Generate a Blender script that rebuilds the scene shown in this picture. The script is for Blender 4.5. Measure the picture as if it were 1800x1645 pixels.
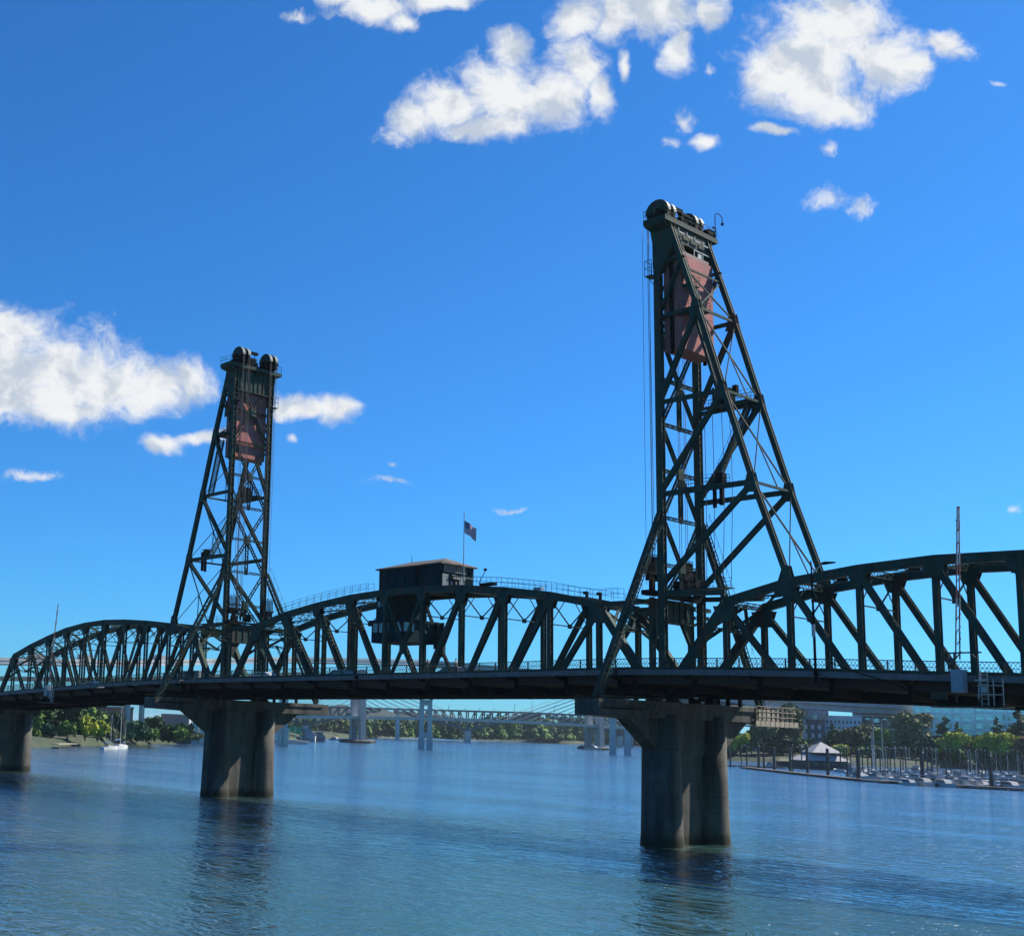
import bpy, math, random
from mathutils import Vector, Matrix
R=math.radians
sc=bpy.context.scene
for o in list(bpy.data.objects): bpy.data.objects.remove(o)
# ---------------------------------------------------------------- camera
YAW,PIT,ROL=0.8841,0.1574,0.0333
CF,CCX,CCY=2175.938,509.333,928.724      # focal length and principal point of the cropped photograph
CC=Vector((150.9088,-116.2832,10.8586))
fw=Vector((-math.sin(YAW)*math.cos(PIT),math.cos(YAW)*math.cos(PIT),math.sin(PIT)))
r0=Vector((math.cos(YAW),math.sin(YAW),0)); u0=r0.cross(fw)
cr=r0*math.cos(ROL)+u0*math.sin(ROL); cu=-r0*math.sin(ROL)+u0*math.cos(ROL)
cam=bpy.data.cameras.new('camera'); co=bpy.data.objects.new('camera',cam); sc.collection.objects.link(co)
co.matrix_world=Matrix(((cr.x,cu.x,-fw.x,CC.x),(cr.y,cu.y,-fw.y,CC.y),(cr.z,cu.z,-fw.z,CC.z),(0,0,0,1)))
cam.sensor_fit='HORIZONTAL'; cam.sensor_width=36; cam.lens=36*CF/1800
cam.shift_x=(900-CCX)/1800; cam.shift_y=(CCY-822.5)/1800
cam.clip_start=.5; cam.clip_end=30000
sc.camera=co
# ---------------------------------------------------------------- light
HAZE=0.00004
SUN_EL,SUN_AZ=R(42),R(71)                # azimuth counted from +X towards +Y
EXPOSURE=1.15
sd=Vector((math.cos(SUN_EL)*math.cos(SUN_AZ),math.cos(SUN_EL)*math.sin(SUN_AZ),math.sin(SUN_EL)))
sl=bpy.data.lights.new('sun','SUN'); sl.energy=4.2; sl.angle=R(.5); sl.color=(1,.93,.83)
so=bpy.data.objects.new('sun',sl); sc.collection.objects.link(so)
so.rotation_euler=sd.to_track_quat('Z','Y').to_euler(); so.location=(60,0,120)
sc.view_settings.view_transform='Standard'; sc.view_settings.look='None'
sc.view_settings.exposure=EXPOSURE; sc.view_settings.gamma=1
sc.cycles.max_bounces=6; sc.cycles.diffuse_bounces=2; sc.cycles.glossy_bounces=3; sc.cycles.transparent_max_bounces=6
sc.cycles.sample_clamp_direct=2.5; sc.cycles.sample_clamp_indirect=2.0; sc.cycles.caustics_reflective=False; sc.cycles.caustics_refractive=False
# world: Nishita sky with cumulus clouds laid out by direction
W=bpy.data.worlds.new('World'); sc.world=W; W.use_nodes=True
nt=W.node_tree; nt.nodes.clear(); N=nt.nodes.new; Lk=nt.links.new
def val(n,i,v):
    if hasattr(v,'is_output'): Lk(v,n.inputs[i])
    else: n.inputs[i].default_value=v
def M(op,a,b=0.,c=None,clamp=False):
    n=N('ShaderNodeMath'); n.operation=op; n.use_clamp=clamp; val(n,0,a); val(n,1,b)
    if c is not None: val(n,2,c)
    return n.outputs[0]
def VM(op,a,b=None,c=None):
    n=N('ShaderNodeVectorMath'); n.operation=op; val(n,0,a)
    if b is not None: val(n,1,b)
    if c is not None: val(n,2,c)
    return n.outputs[1] if op in('DOT_PRODUCT','LENGTH') else n.outputs[0]
def MR(v,a,b,c,d,smooth=True):
    n=N('ShaderNodeMapRange'); n.interpolation_type='SMOOTHSTEP' if smooth else 'LINEAR'
    val(n,0,v)
    for i,x in enumerate((a,b,c,d)): n.inputs[i+1].default_value=x
    return n.outputs[0]
def MIX(f,a,b,blend='MIX'):
    n=N('ShaderNodeMix'); n.data_type='RGBA'; n.blend_type=blend; val(n,0,f); val(n,6,a); val(n,7,b); return n.outputs[2]
def NOISE(v,s,det=5,rough=.55,lac=2.0,dist=0.):
    n=N('ShaderNodeTexNoise'); Lk(v,n.inputs['Vector']); n.inputs['Scale'].default_value=s; n.inputs['Detail'].default_value=det
    n.inputs['Roughness'].default_value=rough; n.inputs['Lacunarity'].default_value=lac; n.inputs['Distortion'].default_value=dist
    return n
sky=N('ShaderNodeTexSky'); sky.sky_type='NISHITA'; sky.sun_disc=False; sky.sun_elevation=SUN_EL
sky.sun_rotation=math.atan2(sd.x,sd.y); sky.altitude=50; sky.air_density=1.0; sky.dust_density=.35; sky.ozone_density=3.0
skyc=MIX(1.0,sky.outputs[0],(.205,.65,1.10,1),'MULTIPLY')
tc=N('ShaderNodeTexCoord'); D=VM('NORMALIZE',tc.outputs['Generated'])
F0=fw; da=VM('DOT_PRODUCT',D,tuple(cr)); db=VM('DOT_PRODUCT',D,tuple(cu)); dc=M('MAXIMUM',VM('DOT_PRODUCT',D,tuple(F0)),.15)
# position on a plane tangent to the sky, in hundredths of a tangent step
px=M('MULTIPLY',M('DIVIDE',da,dc),CF/100); py=M('MULTIPLY',M('DIVIDE',db,dc),CF/100)
cb=N('ShaderNodeCombineXYZ'); Lk(px,cb.inputs[0]); Lk(py,cb.inputs[1]); Pv=cb.outputs[0]
w1=NOISE(Pv,.9,3,.5); w2=NOISE(Pv,3.0,4,.55)
Pw=VM('ADD',Pv,VM('MULTIPLY',VM('SUBTRACT',w1.outputs['Color'],(.5,.5,.5)),(.85,.62,0)))
Pw=VM('ADD',Pw,VM('MULTIPLY',VM('SUBTRACT',w2.outputs['Color'],(.5,.5,.5)),(.11,.10,0)))
CL=[(-30,625,160,100),(70,655,180,95),(60,700,170,55),(0,590,90,60),(180,672,140,82),(270,680,110,60),(335,668,62,48),(25,570,80,42),(110,722,150,26),(-10,700,120,50),
(560,714,84,27),(520,722,60,20),(600,712,45,18),(288,786,46,20),(345,777,42,13),(395,770,40,20),
(655,10,80,32),(705,35,42,24),(770,0,80,22),(600,0,40,16),
(720,215,52,44),(790,180,78,58),(880,165,88,78),(905,85,46,44),(965,180,92,62),(1015,120,50,84),(1015,30,62,62),(860,228,115,24),(1050,170,30,50),
(1150,20,115,62),(1190,90,34,46),(1100,120,18,30),(1245,20,36,44),(1080,30,40,50),
(1430,95,125,100),(1480,50,115,80),(1385,130,105,70),(1340,120,60,50),(1420,160,80,60),(1570,130,75,50),(1550,95,90,58),(1460,185,76,48),(1362,234,40,12),(1605,115,40,34),(1470,5,60,26),
(1655,75,40,34),(1240,250,34,20)]
THIN=[(60,833,60,12),(518,766,16,11),(1200,210,24,22),(1456,262,24,18),(1455,346,44,17),(1517,358,36,25),(690,240,40,26),(895,895,34,6),(683,819,10,5),(1790,899,14,8),(1240,125,9,14),(1180,250,16,10),(1680,95,40,22),(520,30,40,12),(680,845,30,7),(1760,145,20,6)]
def blobs(L):
    cur=None
    for (x,y,rx,ry) in L:
        cx_=(x-CCX)/100; cy_=(CCY-y)/100; sx=100/rx; sy=100/ry
        n=VM('MULTIPLY_ADD',Pw,(sx,sy,0),(-cx_*sx,-cy_*sy,0)); l=VM('LENGTH',n)
        if cur is None: cur=l
        else:
            m=N('ShaderNodeMath'); m.operation='SMOOTH_MIN'; Lk(cur,m.inputs[0]); Lk(l,m.inputs[1]); m.inputs[2].default_value=.25; cur=m.outputs[0]
    return cur
bl=blobs(CL); bt=blobs(THIN)
f1=NOISE(Pw,1.7,8,.60); s1=NOISE(Pw,1.0,4,.5); f2=NOISE(VM('ADD',Pw,(.30,.42,0)),1.0,4,.5)
fine=NOISE(Pw,7.0,5,.65)
dens=M('ADD',M('SUBTRACT',1.08,bl),M('MULTIPLY',M('SUBTRACT',f1.outputs[0],.5),1.45))
dens=M('ADD',dens,M('MULTIPLY',M('SUBTRACT',fine.outputs[0],.5),.45))
al=MR(dens,-.06,.78,0,1)
dt=M('ADD',M('SUBTRACT',1.0,bt),M('ADD',M('MULTIPLY',M('SUBTRACT',fine.outputs[0],.5),1.7),M('MULTIPLY',M('SUBTRACT',f1.outputs[0],.5),1.0)))
at_=M('MULTIPLY',MR(dt,-.15,1.15,0,1),.85)
al=M('MAXIMUM',al,at_)
shade=M('SUBTRACT',s1.outputs[0],f2.outputs[0])
shade=MR(M('ADD',M('MULTIPLY',shade,1.5),M('MULTIPLY',M('SUBTRACT',fine.outputs[0],.5),.24)),-.26,.10,0,1)
thick=MR(dens,.15,1.1,0,1)
ccol=MIX(shade,(3.7,4.2,4.95,1),(6.2,6.3,6.4,1))
ccol=MIX(M('MULTIPLY',M('SUBTRACT',1.0,thick),.25),ccol,(4.2,4.9,5.7,1))
above=MR(VM('DOT_PRODUCT',D,(0,0,1)),0.0,.05,0,1)
fin=MIX(M('MULTIPLY',al,above),skyc,ccol)
bg=N('ShaderNodeBackground'); Lk(fin,bg.inputs[0]); bg.inputs[1].default_value=.065
wo=N('ShaderNodeOutputWorld'); Lk(bg.outputs[0],wo.inputs[0])
W.cycles.sampling_method='MANUAL'; W.cycles.sample_map_resolution=512
# ---------------------------------------------------------------- helpers
def ray(x,y): return fw+cr*((x-CCX)/CF)+cu*((CCY-y)/CF)
def gnd(x,y,z=0.):                      # point of the river plane on a sight line of the survey photograph
    d=ray(x,y); t=(z-CC.z)/d.z; return CC+d*t
def far(x,y,rad):                       # point on a sight line at a horizontal distance
    d=ray(x,y); return CC+d*(rad/math.hypot(d.x,d.y))
rnd=random.Random(7)
class MB:
    def __init__(s): s.v=[]; s.f=[]; s.m=[]
    def add(s,vs,fs,mi=0):
        o=len(s.v); s.v+=[tuple(p) for p in vs]; s.f+=[tuple(i+o for i in f) for f in fs]; s.m+=[mi]*len(fs)
    def box(s,c,d,mi=0,rz=0.):
        hx,hy,hz=d[0]/2,d[1]/2,d[2]/2; ca,sa=math.cos(rz),math.sin(rz); vs=[]
        for z in(-hz,hz):
            for x,y in((-hx,-hy),(hx,-hy),(hx,hy),(-hx,hy)): vs.append((c[0]+x*ca-y*sa,c[1]+x*sa+y*ca,c[2]+z))
        s.add(vs,[(3,2,1,0),(4,5,6,7),(0,1,5,4),(1,2,6,5),(2,3,7,6),(3,0,4,7)],mi)
    def box2(s,a,b,mi=0): s.box([(a[i]+b[i])/2 for i in range(3)],[abs(b[i]-a[i]) for i in range(3)],mi)
    def bar(s,p,q,w,h,side,mi=0,caps=True):     # w along side, h across
        p=Vector(p); q=Vector(q); d=(q-p)
        if d.length<1e-6: return
        d.normalize(); S=Vector(side); S=(S-d*S.dot(d)).normalized(); T=d.cross(S)
        a=S*(w/2); b=T*(h/2); vs=[p-a-b,p+a-b,p+a+b,p-a+b,q-a-b,q+a-b,q+a+b,q-a+b]
        fs=[(0,1,5,4),(1,2,6,5),(2,3,7,6),(3,0,4,7)]
        if caps: fs+=[(3,2,1,0),(4,5,6,7)]
        s.add(vs,fs,mi)
    def tube(s,p,q,r,n=6,r2=None,mi=0,caps=True):
        p=Vector(p); q=Vector(q); d=(q-p).normalized(); S=d.orthogonal().normalized(); T=d.cross(S); r2=r if r2 is None else r2; vs=[]
        for P_,rr in((p,r),(q,r2)):
            for i in range(n): a=2*math.pi*i/n; vs.append(P_+S*(rr*math.cos(a))+T*(rr*math.sin(a)))
        fs=[(i,(i+1)%n,n+(i+1)%n,n+i) for i in range(n)]
        if caps: fs+=[tuple(range(n))[::-1],tuple(range(n,2*n))]
        s.add(vs,fs,mi)
    def poly(s,pts,vec,mi=0):                   # planar outline extruded along vec
        n=len(pts); V_=Vector(vec); vs=[Vector(p) for p in pts]+[Vector(p)+V_ for p in pts]
        s.add(vs,[tuple(range(n))[::-1],tuple(range(n,2*n))]+[(i,(i+1)%n,n+(i+1)%n,n+i) for i in range(n)],mi)
    def lathe(s,c,prof,n=12,mi=0,rz=0.):
        vs=[];k=len(prof)
        for (r_,z) in prof:
            for i in range(n): a=2*math.pi*i/n+rz; vs.append((c[0]+r_*math.cos(a),c[1]+r_*math.sin(a),c[2]+z))
        fs=[]
        for j in range(k-1):
            for i in range(n): fs.append((j*n+i,j*n+(i+1)%n,(j+1)*n+(i+1)%n,(j+1)*n+i))
        fs+=[tuple(range(n))[::-1],tuple(range((k-1)*n,k*n))]
        s.add(vs,fs,mi)
    def laced(s,p,q,a,A,b,pitch=.62,t=.05,lw=.075,rec=.09):  # two plates a apart along A, each b wide, joined by lacing
        p=Vector(p); q=Vector(q); d=(q-p); L=d.length; d.normalize(); A=Vector(A); A=(A-d*A.dot(d)).normalized(); B=d.cross(A)
        for sg in(-1,1): s.bar(p+A*(sg*a/2),q+A*(sg*a/2),t,b,A)
        n=max(2,int(L/pitch)); st=L/n
        for sg in(-1,1):
            o=B*(sg*(b/2-rec))
            for i in range(n):
                e=1 if i%2 else -1
                s.bar(p+d*(st*i)+A*(e*a/2)+o,p+d*(st*(i+1))-A*(e*a/2)+o,.025,lw,B,caps=False)
            for zz in(.012,.988):
                s.bar(p+d*(L*zz-.45)+o,p+d*(L*zz+.45)+o,a,.025,A)
    def rail(s,pts,h,post=1.5,r=.03,mids=1):        # handrail along a polyline
        for i in range(len(pts)-1):
            p=Vector(pts[i]);q=Vector(pts[i+1]); up=Vector((0,0,h))
            for k in range(mids+1): s.tube(p+up*((k+1)/(mids+1)),q+up*((k+1)/(mids+1)),r,4,caps=False)
            n=max(1,round((q-p).length/post))
            for j in range(n+1): c=p.lerp(q,j/n); s.tube(c,c+up,r,4,caps=False)
    def obj(s,name,mats,parent=None,smooth=False,**kw):
        me=bpy.data.meshes.new(name); me.from_pydata(s.v,[],s.f)
        for m in(mats if isinstance(mats,(list,tuple)) else [mats]): me.materials.append(m)
        me.polygons.foreach_set('material_index',s.m)
        if smooth: me.polygons.foreach_set('use_smooth',[True]*len(s.f))
        me.update(); o=bpy.data.objects.new(name,me); sc.collection.objects.link(o)
        if parent is not None:
            o.parent=parent; o.matrix_parent_inverse=Matrix.Translation(-parent.location) if parent.parent is None and parent.type=='EMPTY' else Matrix.Identity(4)
        for k,x in kw.items(): o[k]=x
        return o
def thing(name,label,cat,loc=(0,0,0),group=None):
    o=bpy.data.objects.new(name,None); sc.collection.objects.link(o); o.location=loc; o.empty_display_size=.5
    o['label']=label; o['category']=cat
    if group: o['group']=group
    return o
def local(o,loc):                                # geometry built about the origin, then moved with its empty
    o.location=loc
def kids(o): return [c for c in bpy.data.objects if c.parent==o]
def dup(o,loc,rz=0.,sc_=1.,label=None,group=None,tree=None):
    c=o.copy(); sc.collection.objects.link(c); c.location=loc; c.rotation_euler=(0,0,rz); c.scale=sc_ if isinstance(sc_,tuple) else (sc_,)*3
    if label: c['label']=label
    if group: c['group']=group
    for ch,sub in tree:
        d=ch.copy(); sc.collection.objects.link(d); d.parent=c
        for g in sub: e=g.copy(); sc.collection.objects.link(e); e.parent=d
    return c
def tree_of(o): return [(c,kids(c)) for c in kids(o)]
# ---------------------------------------------------------------- materials
def mat(name,col,rough=.6,metal=0.,var=.25,scale=2.,col2=None,amt2=.0,sc2=.6,bump=0.,bscale=8.,streak=False,spec=.5,rand=0.):
    m=bpy.data.materials.new(name); m.use_nodes=True; t=m.node_tree; b=t.nodes['Principled BSDF']
    b.inputs['Roughness'].default_value=rough; b.inputs['Metallic'].default_value=metal; b.inputs['Specular IOR Level'].default_value=spec
    nn=t.nodes.new; lk=t.links.new
    tcn=nn('ShaderNodeTexCoord'); src=tcn.outputs['Object']
    n=nn('ShaderNodeTexNoise'); n.inputs['Scale'].default_value=scale; n.inputs['Detail'].default_value=6; lk(src,n.inputs['Vector'])
    mr=nn('ShaderNodeMapRange'); lk(n.outputs[0],mr.inputs[0]); mr.inputs[1].default_value=.3; mr.inputs[2].default_value=.7; mr.inputs[3].default_value=1-var; mr.inputs[4].default_value=1+var
    mx=nn('ShaderNodeMix'); mx.data_type='RGBA'; mx.blend_type='MULTIPLY'; mx.inputs[0].default_value=1; mx.inputs[6].default_value=(*col,1); lk(mr.outputs[0],mx.inputs[7]); out=mx.outputs[2]
    if col2:
        n2=nn('ShaderNodeTexNoise'); n2.inputs['Scale'].default_value=sc2; n2.inputs['Detail'].default_value=8; n2.inputs['Roughness'].default_value=.65
        if streak:
            mp=nn('ShaderNodeMapping'); mp.inputs['Scale'].default_value=(1,1,.12); lk(src,mp.inputs[0]); lk(mp.outputs[0],n2.inputs['Vector'])
        else: lk(src,n2.inputs['Vector'])
        r2=nn('ShaderNodeMapRange'); lk(n2.outputs[0],r2.inputs[0]); r2.inputs[1].default_value=.62-amt2*.3; r2.inputs[2].default_value=.78-amt2*.3
        m2=nn('ShaderNodeMix'); m2.data_type='RGBA'; lk(r2.outputs[0],m2.inputs[0]); lk(out,m2.inputs[6]); m2.inputs[7].default_value=(*col2,1); out=m2.outputs[2]
    if rand:
        oi=nn('ShaderNodeObjectInfo'); hs=nn('ShaderNodeHueSaturation'); rr=nn('ShaderNodeMapRange'); lk(oi.outputs['Random'],rr.inputs[0]); rr.inputs[3].default_value=1-rand; rr.inputs[4].default_value=1+rand
        lk(rr.outputs[0],hs.inputs['Value']); lk(out,hs.inputs['Color']); out=hs.outputs[0]
    lk(out,b.inputs['Base Color'])
    if bump:
        n3=nn('ShaderNodeTexNoise'); n3.inputs['Scale'].default_value=bscale; n3.inputs['Detail'].default_value=6; lk(src,n3.inputs['Vector'])
        bp=nn('ShaderNodeBump'); bp.inputs['Strength'].default_value=bump; bp.inputs['Distance'].default_value=.05; lk(n3.outputs[0],bp.inputs['Height']); lk(bp.outputs[0],b.inputs['Normal'])
    return m
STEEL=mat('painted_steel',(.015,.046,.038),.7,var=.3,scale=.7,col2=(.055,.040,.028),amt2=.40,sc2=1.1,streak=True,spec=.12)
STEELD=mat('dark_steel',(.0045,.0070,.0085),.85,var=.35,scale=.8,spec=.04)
GALV=mat('galvanised_metal',(.33,.35,.34),.5,var=.15,scale=2.)
MAROON=mat('counterweight_paint',(.38,.125,.11),.75,var=.16,scale=.5,col2=(.19,.10,.095),amt2=.25,sc2=.5,streak=True,spec=.2)
CONC=mat('pier_concrete',(.094,.090,.078),.85,var=.25,scale=.5,col2=(.034,.034,.032),amt2=.55,sc2=.55,streak=True,bump=.6,bscale=5.,spec=.2)
def tide(m):                              # algae below high water and the joints between concrete lifts
    t=m.node_tree; b=t.nodes['Principled BSDF']; src=b.inputs['Base Color'].links[0].from_socket; nn=t.nodes.new; lk=t.links.new
    tc_=nn('ShaderNodeTexCoord'); sp=nn('ShaderNodeSeparateXYZ'); lk(tc_.outputs['Object'],sp.inputs[0])
    nz=nn('ShaderNodeTexNoise'); nz.inputs['Scale'].default_value=1.3; nz.inputs['Detail'].default_value=5; lk(tc_.outputs['Object'],nz.inputs['Vector'])
    def mt(op,a,c):
        q=nn('ShaderNodeMath'); q.operation=op
        for i,v in enumerate((a,c)):
            if hasattr(v,'is_output'): lk(v,q.inputs[i])
            else: q.inputs[i].default_value=v
        return q.outputs[0]
    z=mt('ADD',sp.outputs[2],mt('MULTIPLY',mt('SUBTRACT',nz.outputs[0],.5),1.1))
    r1=nn('ShaderNodeMapRange'); lk(z,r1.inputs[0]); r1.inputs[1].default_value=.6; r1.inputs[2].default_value=1.5; r1.inputs[3].default_value=1; r1.inputs[4].default_value=0
    m1=nn('ShaderNodeMix'); m1.data_type='RGBA'; lk(r1.outputs[0],m1.inputs[0]); lk(src,m1.inputs[6]); m1.inputs[7].default_value=(.018,.020,.014,1)
    fr=mt('FRACT',mt('MULTIPLY',sp.outputs[2],.62),0.); ln=mt('LESS_THAN',fr,.045); ln=mt('MULTIPLY',ln,mt('GREATER_THAN',nz.outputs[0],.42)); ln=mt('MULTIPLY',ln,.6)
    m2=nn('ShaderNodeMix'); m2.data_type='RGBA'; lk(ln,m2.inputs[0]); lk(m1.outputs[2],m2.inputs[6]); m2.inputs[7].default_value=(.03,.028,.024,1); lk(m2.outputs[2],b.inputs['Base Color'])
tide(CONC)
DECKC=mat('deck_concrete',(.17,.17,.16),.85,var=.15,scale=1.)
ASPH=mat('asphalt',(.022,.022,.024),.9,var=.2,scale=3.)
ROPE=mat('wire_rope',(.03,.03,.033),.6)
ROOF=mat('roof_shingle',(.075,.060,.050),.85,var=.25,scale=2.)
WOODG=mat('weathered_wood',(.32,.27,.20),.85,var=.25,scale=2.)
WHITE=mat('white_paint',(.33,.34,.345),.8,spec=.1,var=.06,scale=2.)
BLACKP=mat('black_paint',(.015,.015,.018),.5)
GLASS=mat('window_glass',(.03,.05,.06),.05,spec=.9,var=.1)
COVM=mat('sheave_cover_paint',(.13,.16,.15),.6,var=.2,scale=2.,spec=.2)
# ---------------------------------------------------------------- lift bridge
PN=6.763; WT=3.602; LL=11*PN; XR_,XL_=LL+1.32,-1.32
SPX=[(-220,9.6),(-120,12.7),(-78,14.3),(-58.8,15.11),(-38.8,15.92),(-20.5,16.62),(-6,16.95),(0,17.02),(74.4,17.48),(80,17.44),(88.7,17.27),(94.2,17.12),(99.4,16.94),(104,16.74),(112.4,16.46),(130,15.85),(151,15.1),(240,11.5)]
def S(x):
    for (a,za),(b,zb) in zip(SPX,SPX[1:]):
        if x<=b: return za+(zb-za)*(x-a)/(b-a)
    return SPX[-1][1]
H=[25.07,26.51,27.45,28.14,28.44]
ZLIFT=H+H[::-1]
ZR=[24.52,26.06,26.79,27.13,26.96]+[H[4]-1.74,H[3]-2.0,H[2]-2.26,H[1]-2.52,H[0]-2.78]
ZL=[25.02,26.16,26.83,27.30,27.52,27.3,26.64,25.41,24.01,22.3]
YV=Vector((0,1,0)); XV=Vector((1,0,0)); ZV=Vector((0,0,1))
def span(name,label,x0,dr,pn,zt,lift=False):
    X=[x0+dr*k*pn for k in range(12)]; xc=(X[0]+X[11])/2
    T=thing(name,label,'truss span',(xc,0,S(xc)-2.4))
    bz=lambda x:S(x)-1.95
    for sg in(-1,1):
        y=sg*WT
        b=MB()
        for k in range(1,10): b.bar((X[k],y,zt[k-1]),(X[k+1],y,zt[k]),.62,.86,YV)
        # gusset plates where posts and diagonals meet the chord
        for k in range(1,11):
            z=zt[k-1]; w=.95 if 1<k<10 else 1.25; dp=1.5 if 1<k<10 else 2.0
            for s2 in(-1,1):
                yy=y+s2*.335
                pts=[(X[k]-w,yy,z-.38),(X[k]+w,yy,z-.38),(X[k]+w*.55,yy,z-dp),(X[k]-w*.55,yy,z-dp)]
                if s2<0: pts=pts[::-1]
                b.poly(pts,(0,.03*s2,0))
        b.obj('top_chord',STEEL,T)
        b=MB()
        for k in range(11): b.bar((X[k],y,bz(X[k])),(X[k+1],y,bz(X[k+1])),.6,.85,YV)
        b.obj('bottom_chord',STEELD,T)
        for a_,c_ in((0,1),(11,10)):
            b=MB(); b.bar((X[a_],y,bz(X[a_])),(X[c_],y,zt[c_-1]-.1),.62,.88,YV); b.obj('end_post',STEEL,T)
        for k in range(1,11):
            b=MB(); b.laced((X[k],y,bz(X[k])+.3),(X[k],y,zt[k-1]-.4),.5,YV,.52); b.obj('vertical_post',STEEL,T)
        for k in list(range(1,5)):
            b=MB(); b.laced((X[k],y,zt[k-1]-.4),(X[k+1],y,bz(X[k+1])+.3),.46,YV,.58); b.obj('diagonal',STEEL,T)
            j=11-k; b=MB(); b.laced((X[j],y,zt[j-1]-.4),(X[j-1],y,bz(X[j-1])+.3),.46,YV,.58); b.obj('diagonal',STEEL,T)
        hub=Vector(((X[5]+X[6])/2,y,(zt[4]+bz(X[5]))/2-.55))
        b=MB()
        for k in(5,6):
            b.laced((X[k],y,zt[k-1]-.3),hub,.3,YV,.34); b.laced(hub,(X[k],y,bz(X[k])+.2),.3,YV,.4)
        b.box(hub,(.85,.5,1.9)); b.obj('counter_brace',STEEL,T)
    # lateral bracing between the top chords
    for k in range(1,11):
        b=MB(); z=zt[k-1]+.1
        b.laced((X[k],-WT,z-.15),(X[k],WT,z-.15),.62,ZV,.3,pitch=.6,rec=.02)
        if k<10:
            z2=zt[k]+.1
            b.bar((X[k],-WT,z),(X[k+1],WT,z2),.16,.22,ZV); b.bar((X[k],WT,z),(X[k+1],-WT,z2),.16,.22,ZV)
            b.laced((X[k],-WT,z-.1),((X[k]+X[k+1])/2,0,(z+z2)/2-.1),.34,ZV,.2,pitch=.5,t=.04,lw=.06,rec=.02); b.laced(((X[k]+X[k+1])/2,0,(z+z2)/2-.1),(X[k+1],WT,z2-.1),.34,ZV,.2,pitch=.5,t=.04,lw=.06,rec=.02)
        b.obj('lateral_brace',STEEL,T)
        if 1<k<10:
            b=MB(); zz=zt[k-1]-.4; zb=zt[k-1]-3.3
            for sg in(-1,1):
                b.bar((X[k],sg*WT,zz),(X[k],0,zb),.12,.12,XV); b.bar((X[k],sg*WT,zb-.1),(X[k],sg*.9,zz),.08,.08,XV)
            b.bar((X[k],-WT,zb),(X[k],WT,zb),.1,.12,XV); b.box((X[k],0,zb),(.25,.5,.5)); b.obj('sway_frame',STEEL,T)
    for e,n_ in((0,1),(11,10)):                       # portals between the inclined end posts
        b=MB(); p0=Vector((X[n_],0,zt[n_-1]-.2)); d=(Vector((X[e],0,bz(X[e])))-p0).normalized(); q0=p0+d*3.0
        for c in(p0,q0): b.laced(c+Vector((0,-WT,0)),c+Vector((0,WT,0)),.3,ZV,.4,pitch=.5)
        for sg in(-1,1):
            b.laced(p0,q0+Vector((0,sg*WT,0)),.22,d,.25,pitch=.4); b.laced(q0,p0+Vector((0,sg*WT,0)),.22,d,.25,pitch=.4)
            b.laced(q0+Vector((0,sg*1.6,0)),q0+d*2.0+Vector((0,sg*WT,0)),.25,d,.25,pitch=.4)
        b.obj('portal_frame',STEEL,T)
    # floor
    for k in range(12):
        b=MB(); x=X[k]; s=S(x)
        b.bar((x,-9.6,s-1.5),(x,9.6,s-1.5),.35,1.35,XV)
        for sg in(-1,1): b.poly([(x-.15,sg*3.3,s-2.35),(x-.15,sg*11,s-.75),(x-.15,sg*11,s-.45),(x-.15,sg*3.3,s-.6)][::sg],(.3,0,0))
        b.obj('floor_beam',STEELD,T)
    xs=sorted(X); e0=xs[0]-(.9 if lift else 1.2); e1=xs[-1]+(.9 if lift else 1.2)
    st=[e0]+[x for x in xs if e0<x<e1]+[e1]
    b=MB()
    for a_,c_ in zip(st,st[1:]):
        b.bar((a_,0,S(a_)-.55),(c_,0,S(c_)-.55),18.4,.28,YV)
        for y in(-9.2,-7,-5,-2.2,0,2.2,5,7,9.2): b.bar((a_,y,S(a_)-.98),(c_,y,S(c_)-.98),.25,.58,YV)
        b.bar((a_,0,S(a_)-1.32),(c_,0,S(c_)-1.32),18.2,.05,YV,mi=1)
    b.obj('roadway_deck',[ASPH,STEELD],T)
    for sg in(-1,1):
        b=MB()
        for a_,c_ in zip(st,st[1:]):
            b.bar((a_,sg*10.0,S(a_)-.06),(c_,sg*10.0,S(c_)-.06),1.9,.12,YV)
        b.obj('sidewalk',DECKC,T)
        b=MB()
        for a_,c_ in zip(st,st[1:]):
            b.bar((a_,sg*11.02,S(a_)-.26),(c_,sg*11.02,S(c_)-.26),.10,.52,YV)
            n=3
            for i in range(n): x=a_+(c_-a_)*i/n; b.box((x,sg*11.09,S(x)-.26),(.09,.06,.5))
        b.obj('fascia_girder',DECKF,T)
        # lattice railing
        b=MB(); y=sg*10.95; L_=e1-e0
        nn=int(L_/2.25)
        for i in range(nn):
            a_=e0+L_*i/nn; c_=e0+L_*(i+1)/nn; za,zc=S(a_),S(c_)
            b.bar((a_,y,za+1.08),(c_,y,zc+1.08),.09,.07,YV,caps=False); b.bar((a_,y,za+.13),(c_,y,zc+.13),.05,.06,YV,caps=False); b.bar((a_,y,za+.58),(c_,y,zc+.58),.04,.04,YV,caps=False)
            b.box((a_,y,za+.5),(.09,.1,1.18))
            m=7; zf=lambda x:za+(zc-za)*(x-a_)/(c_-a_)
            for r_ in range(2):
                z0,z1=(.15,.58) if r_==0 else (.58,1.06)
                for j in range(m):
                    xa=a_+(c_-a_)*j/m; xb=a_+(c_-a_)*(j+1)/m
                    b.bar((xa,y,zf(xa)+z0),(xb,y,zf(xb)+z1),.015,.032,YV,caps=False); b.bar((xa,y,zf(xa)+z1),(xb,y,zf(xb)+z0),.015,.032,YV,caps=False)
        b.obj('lattice_railing',STEEL,T)
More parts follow.
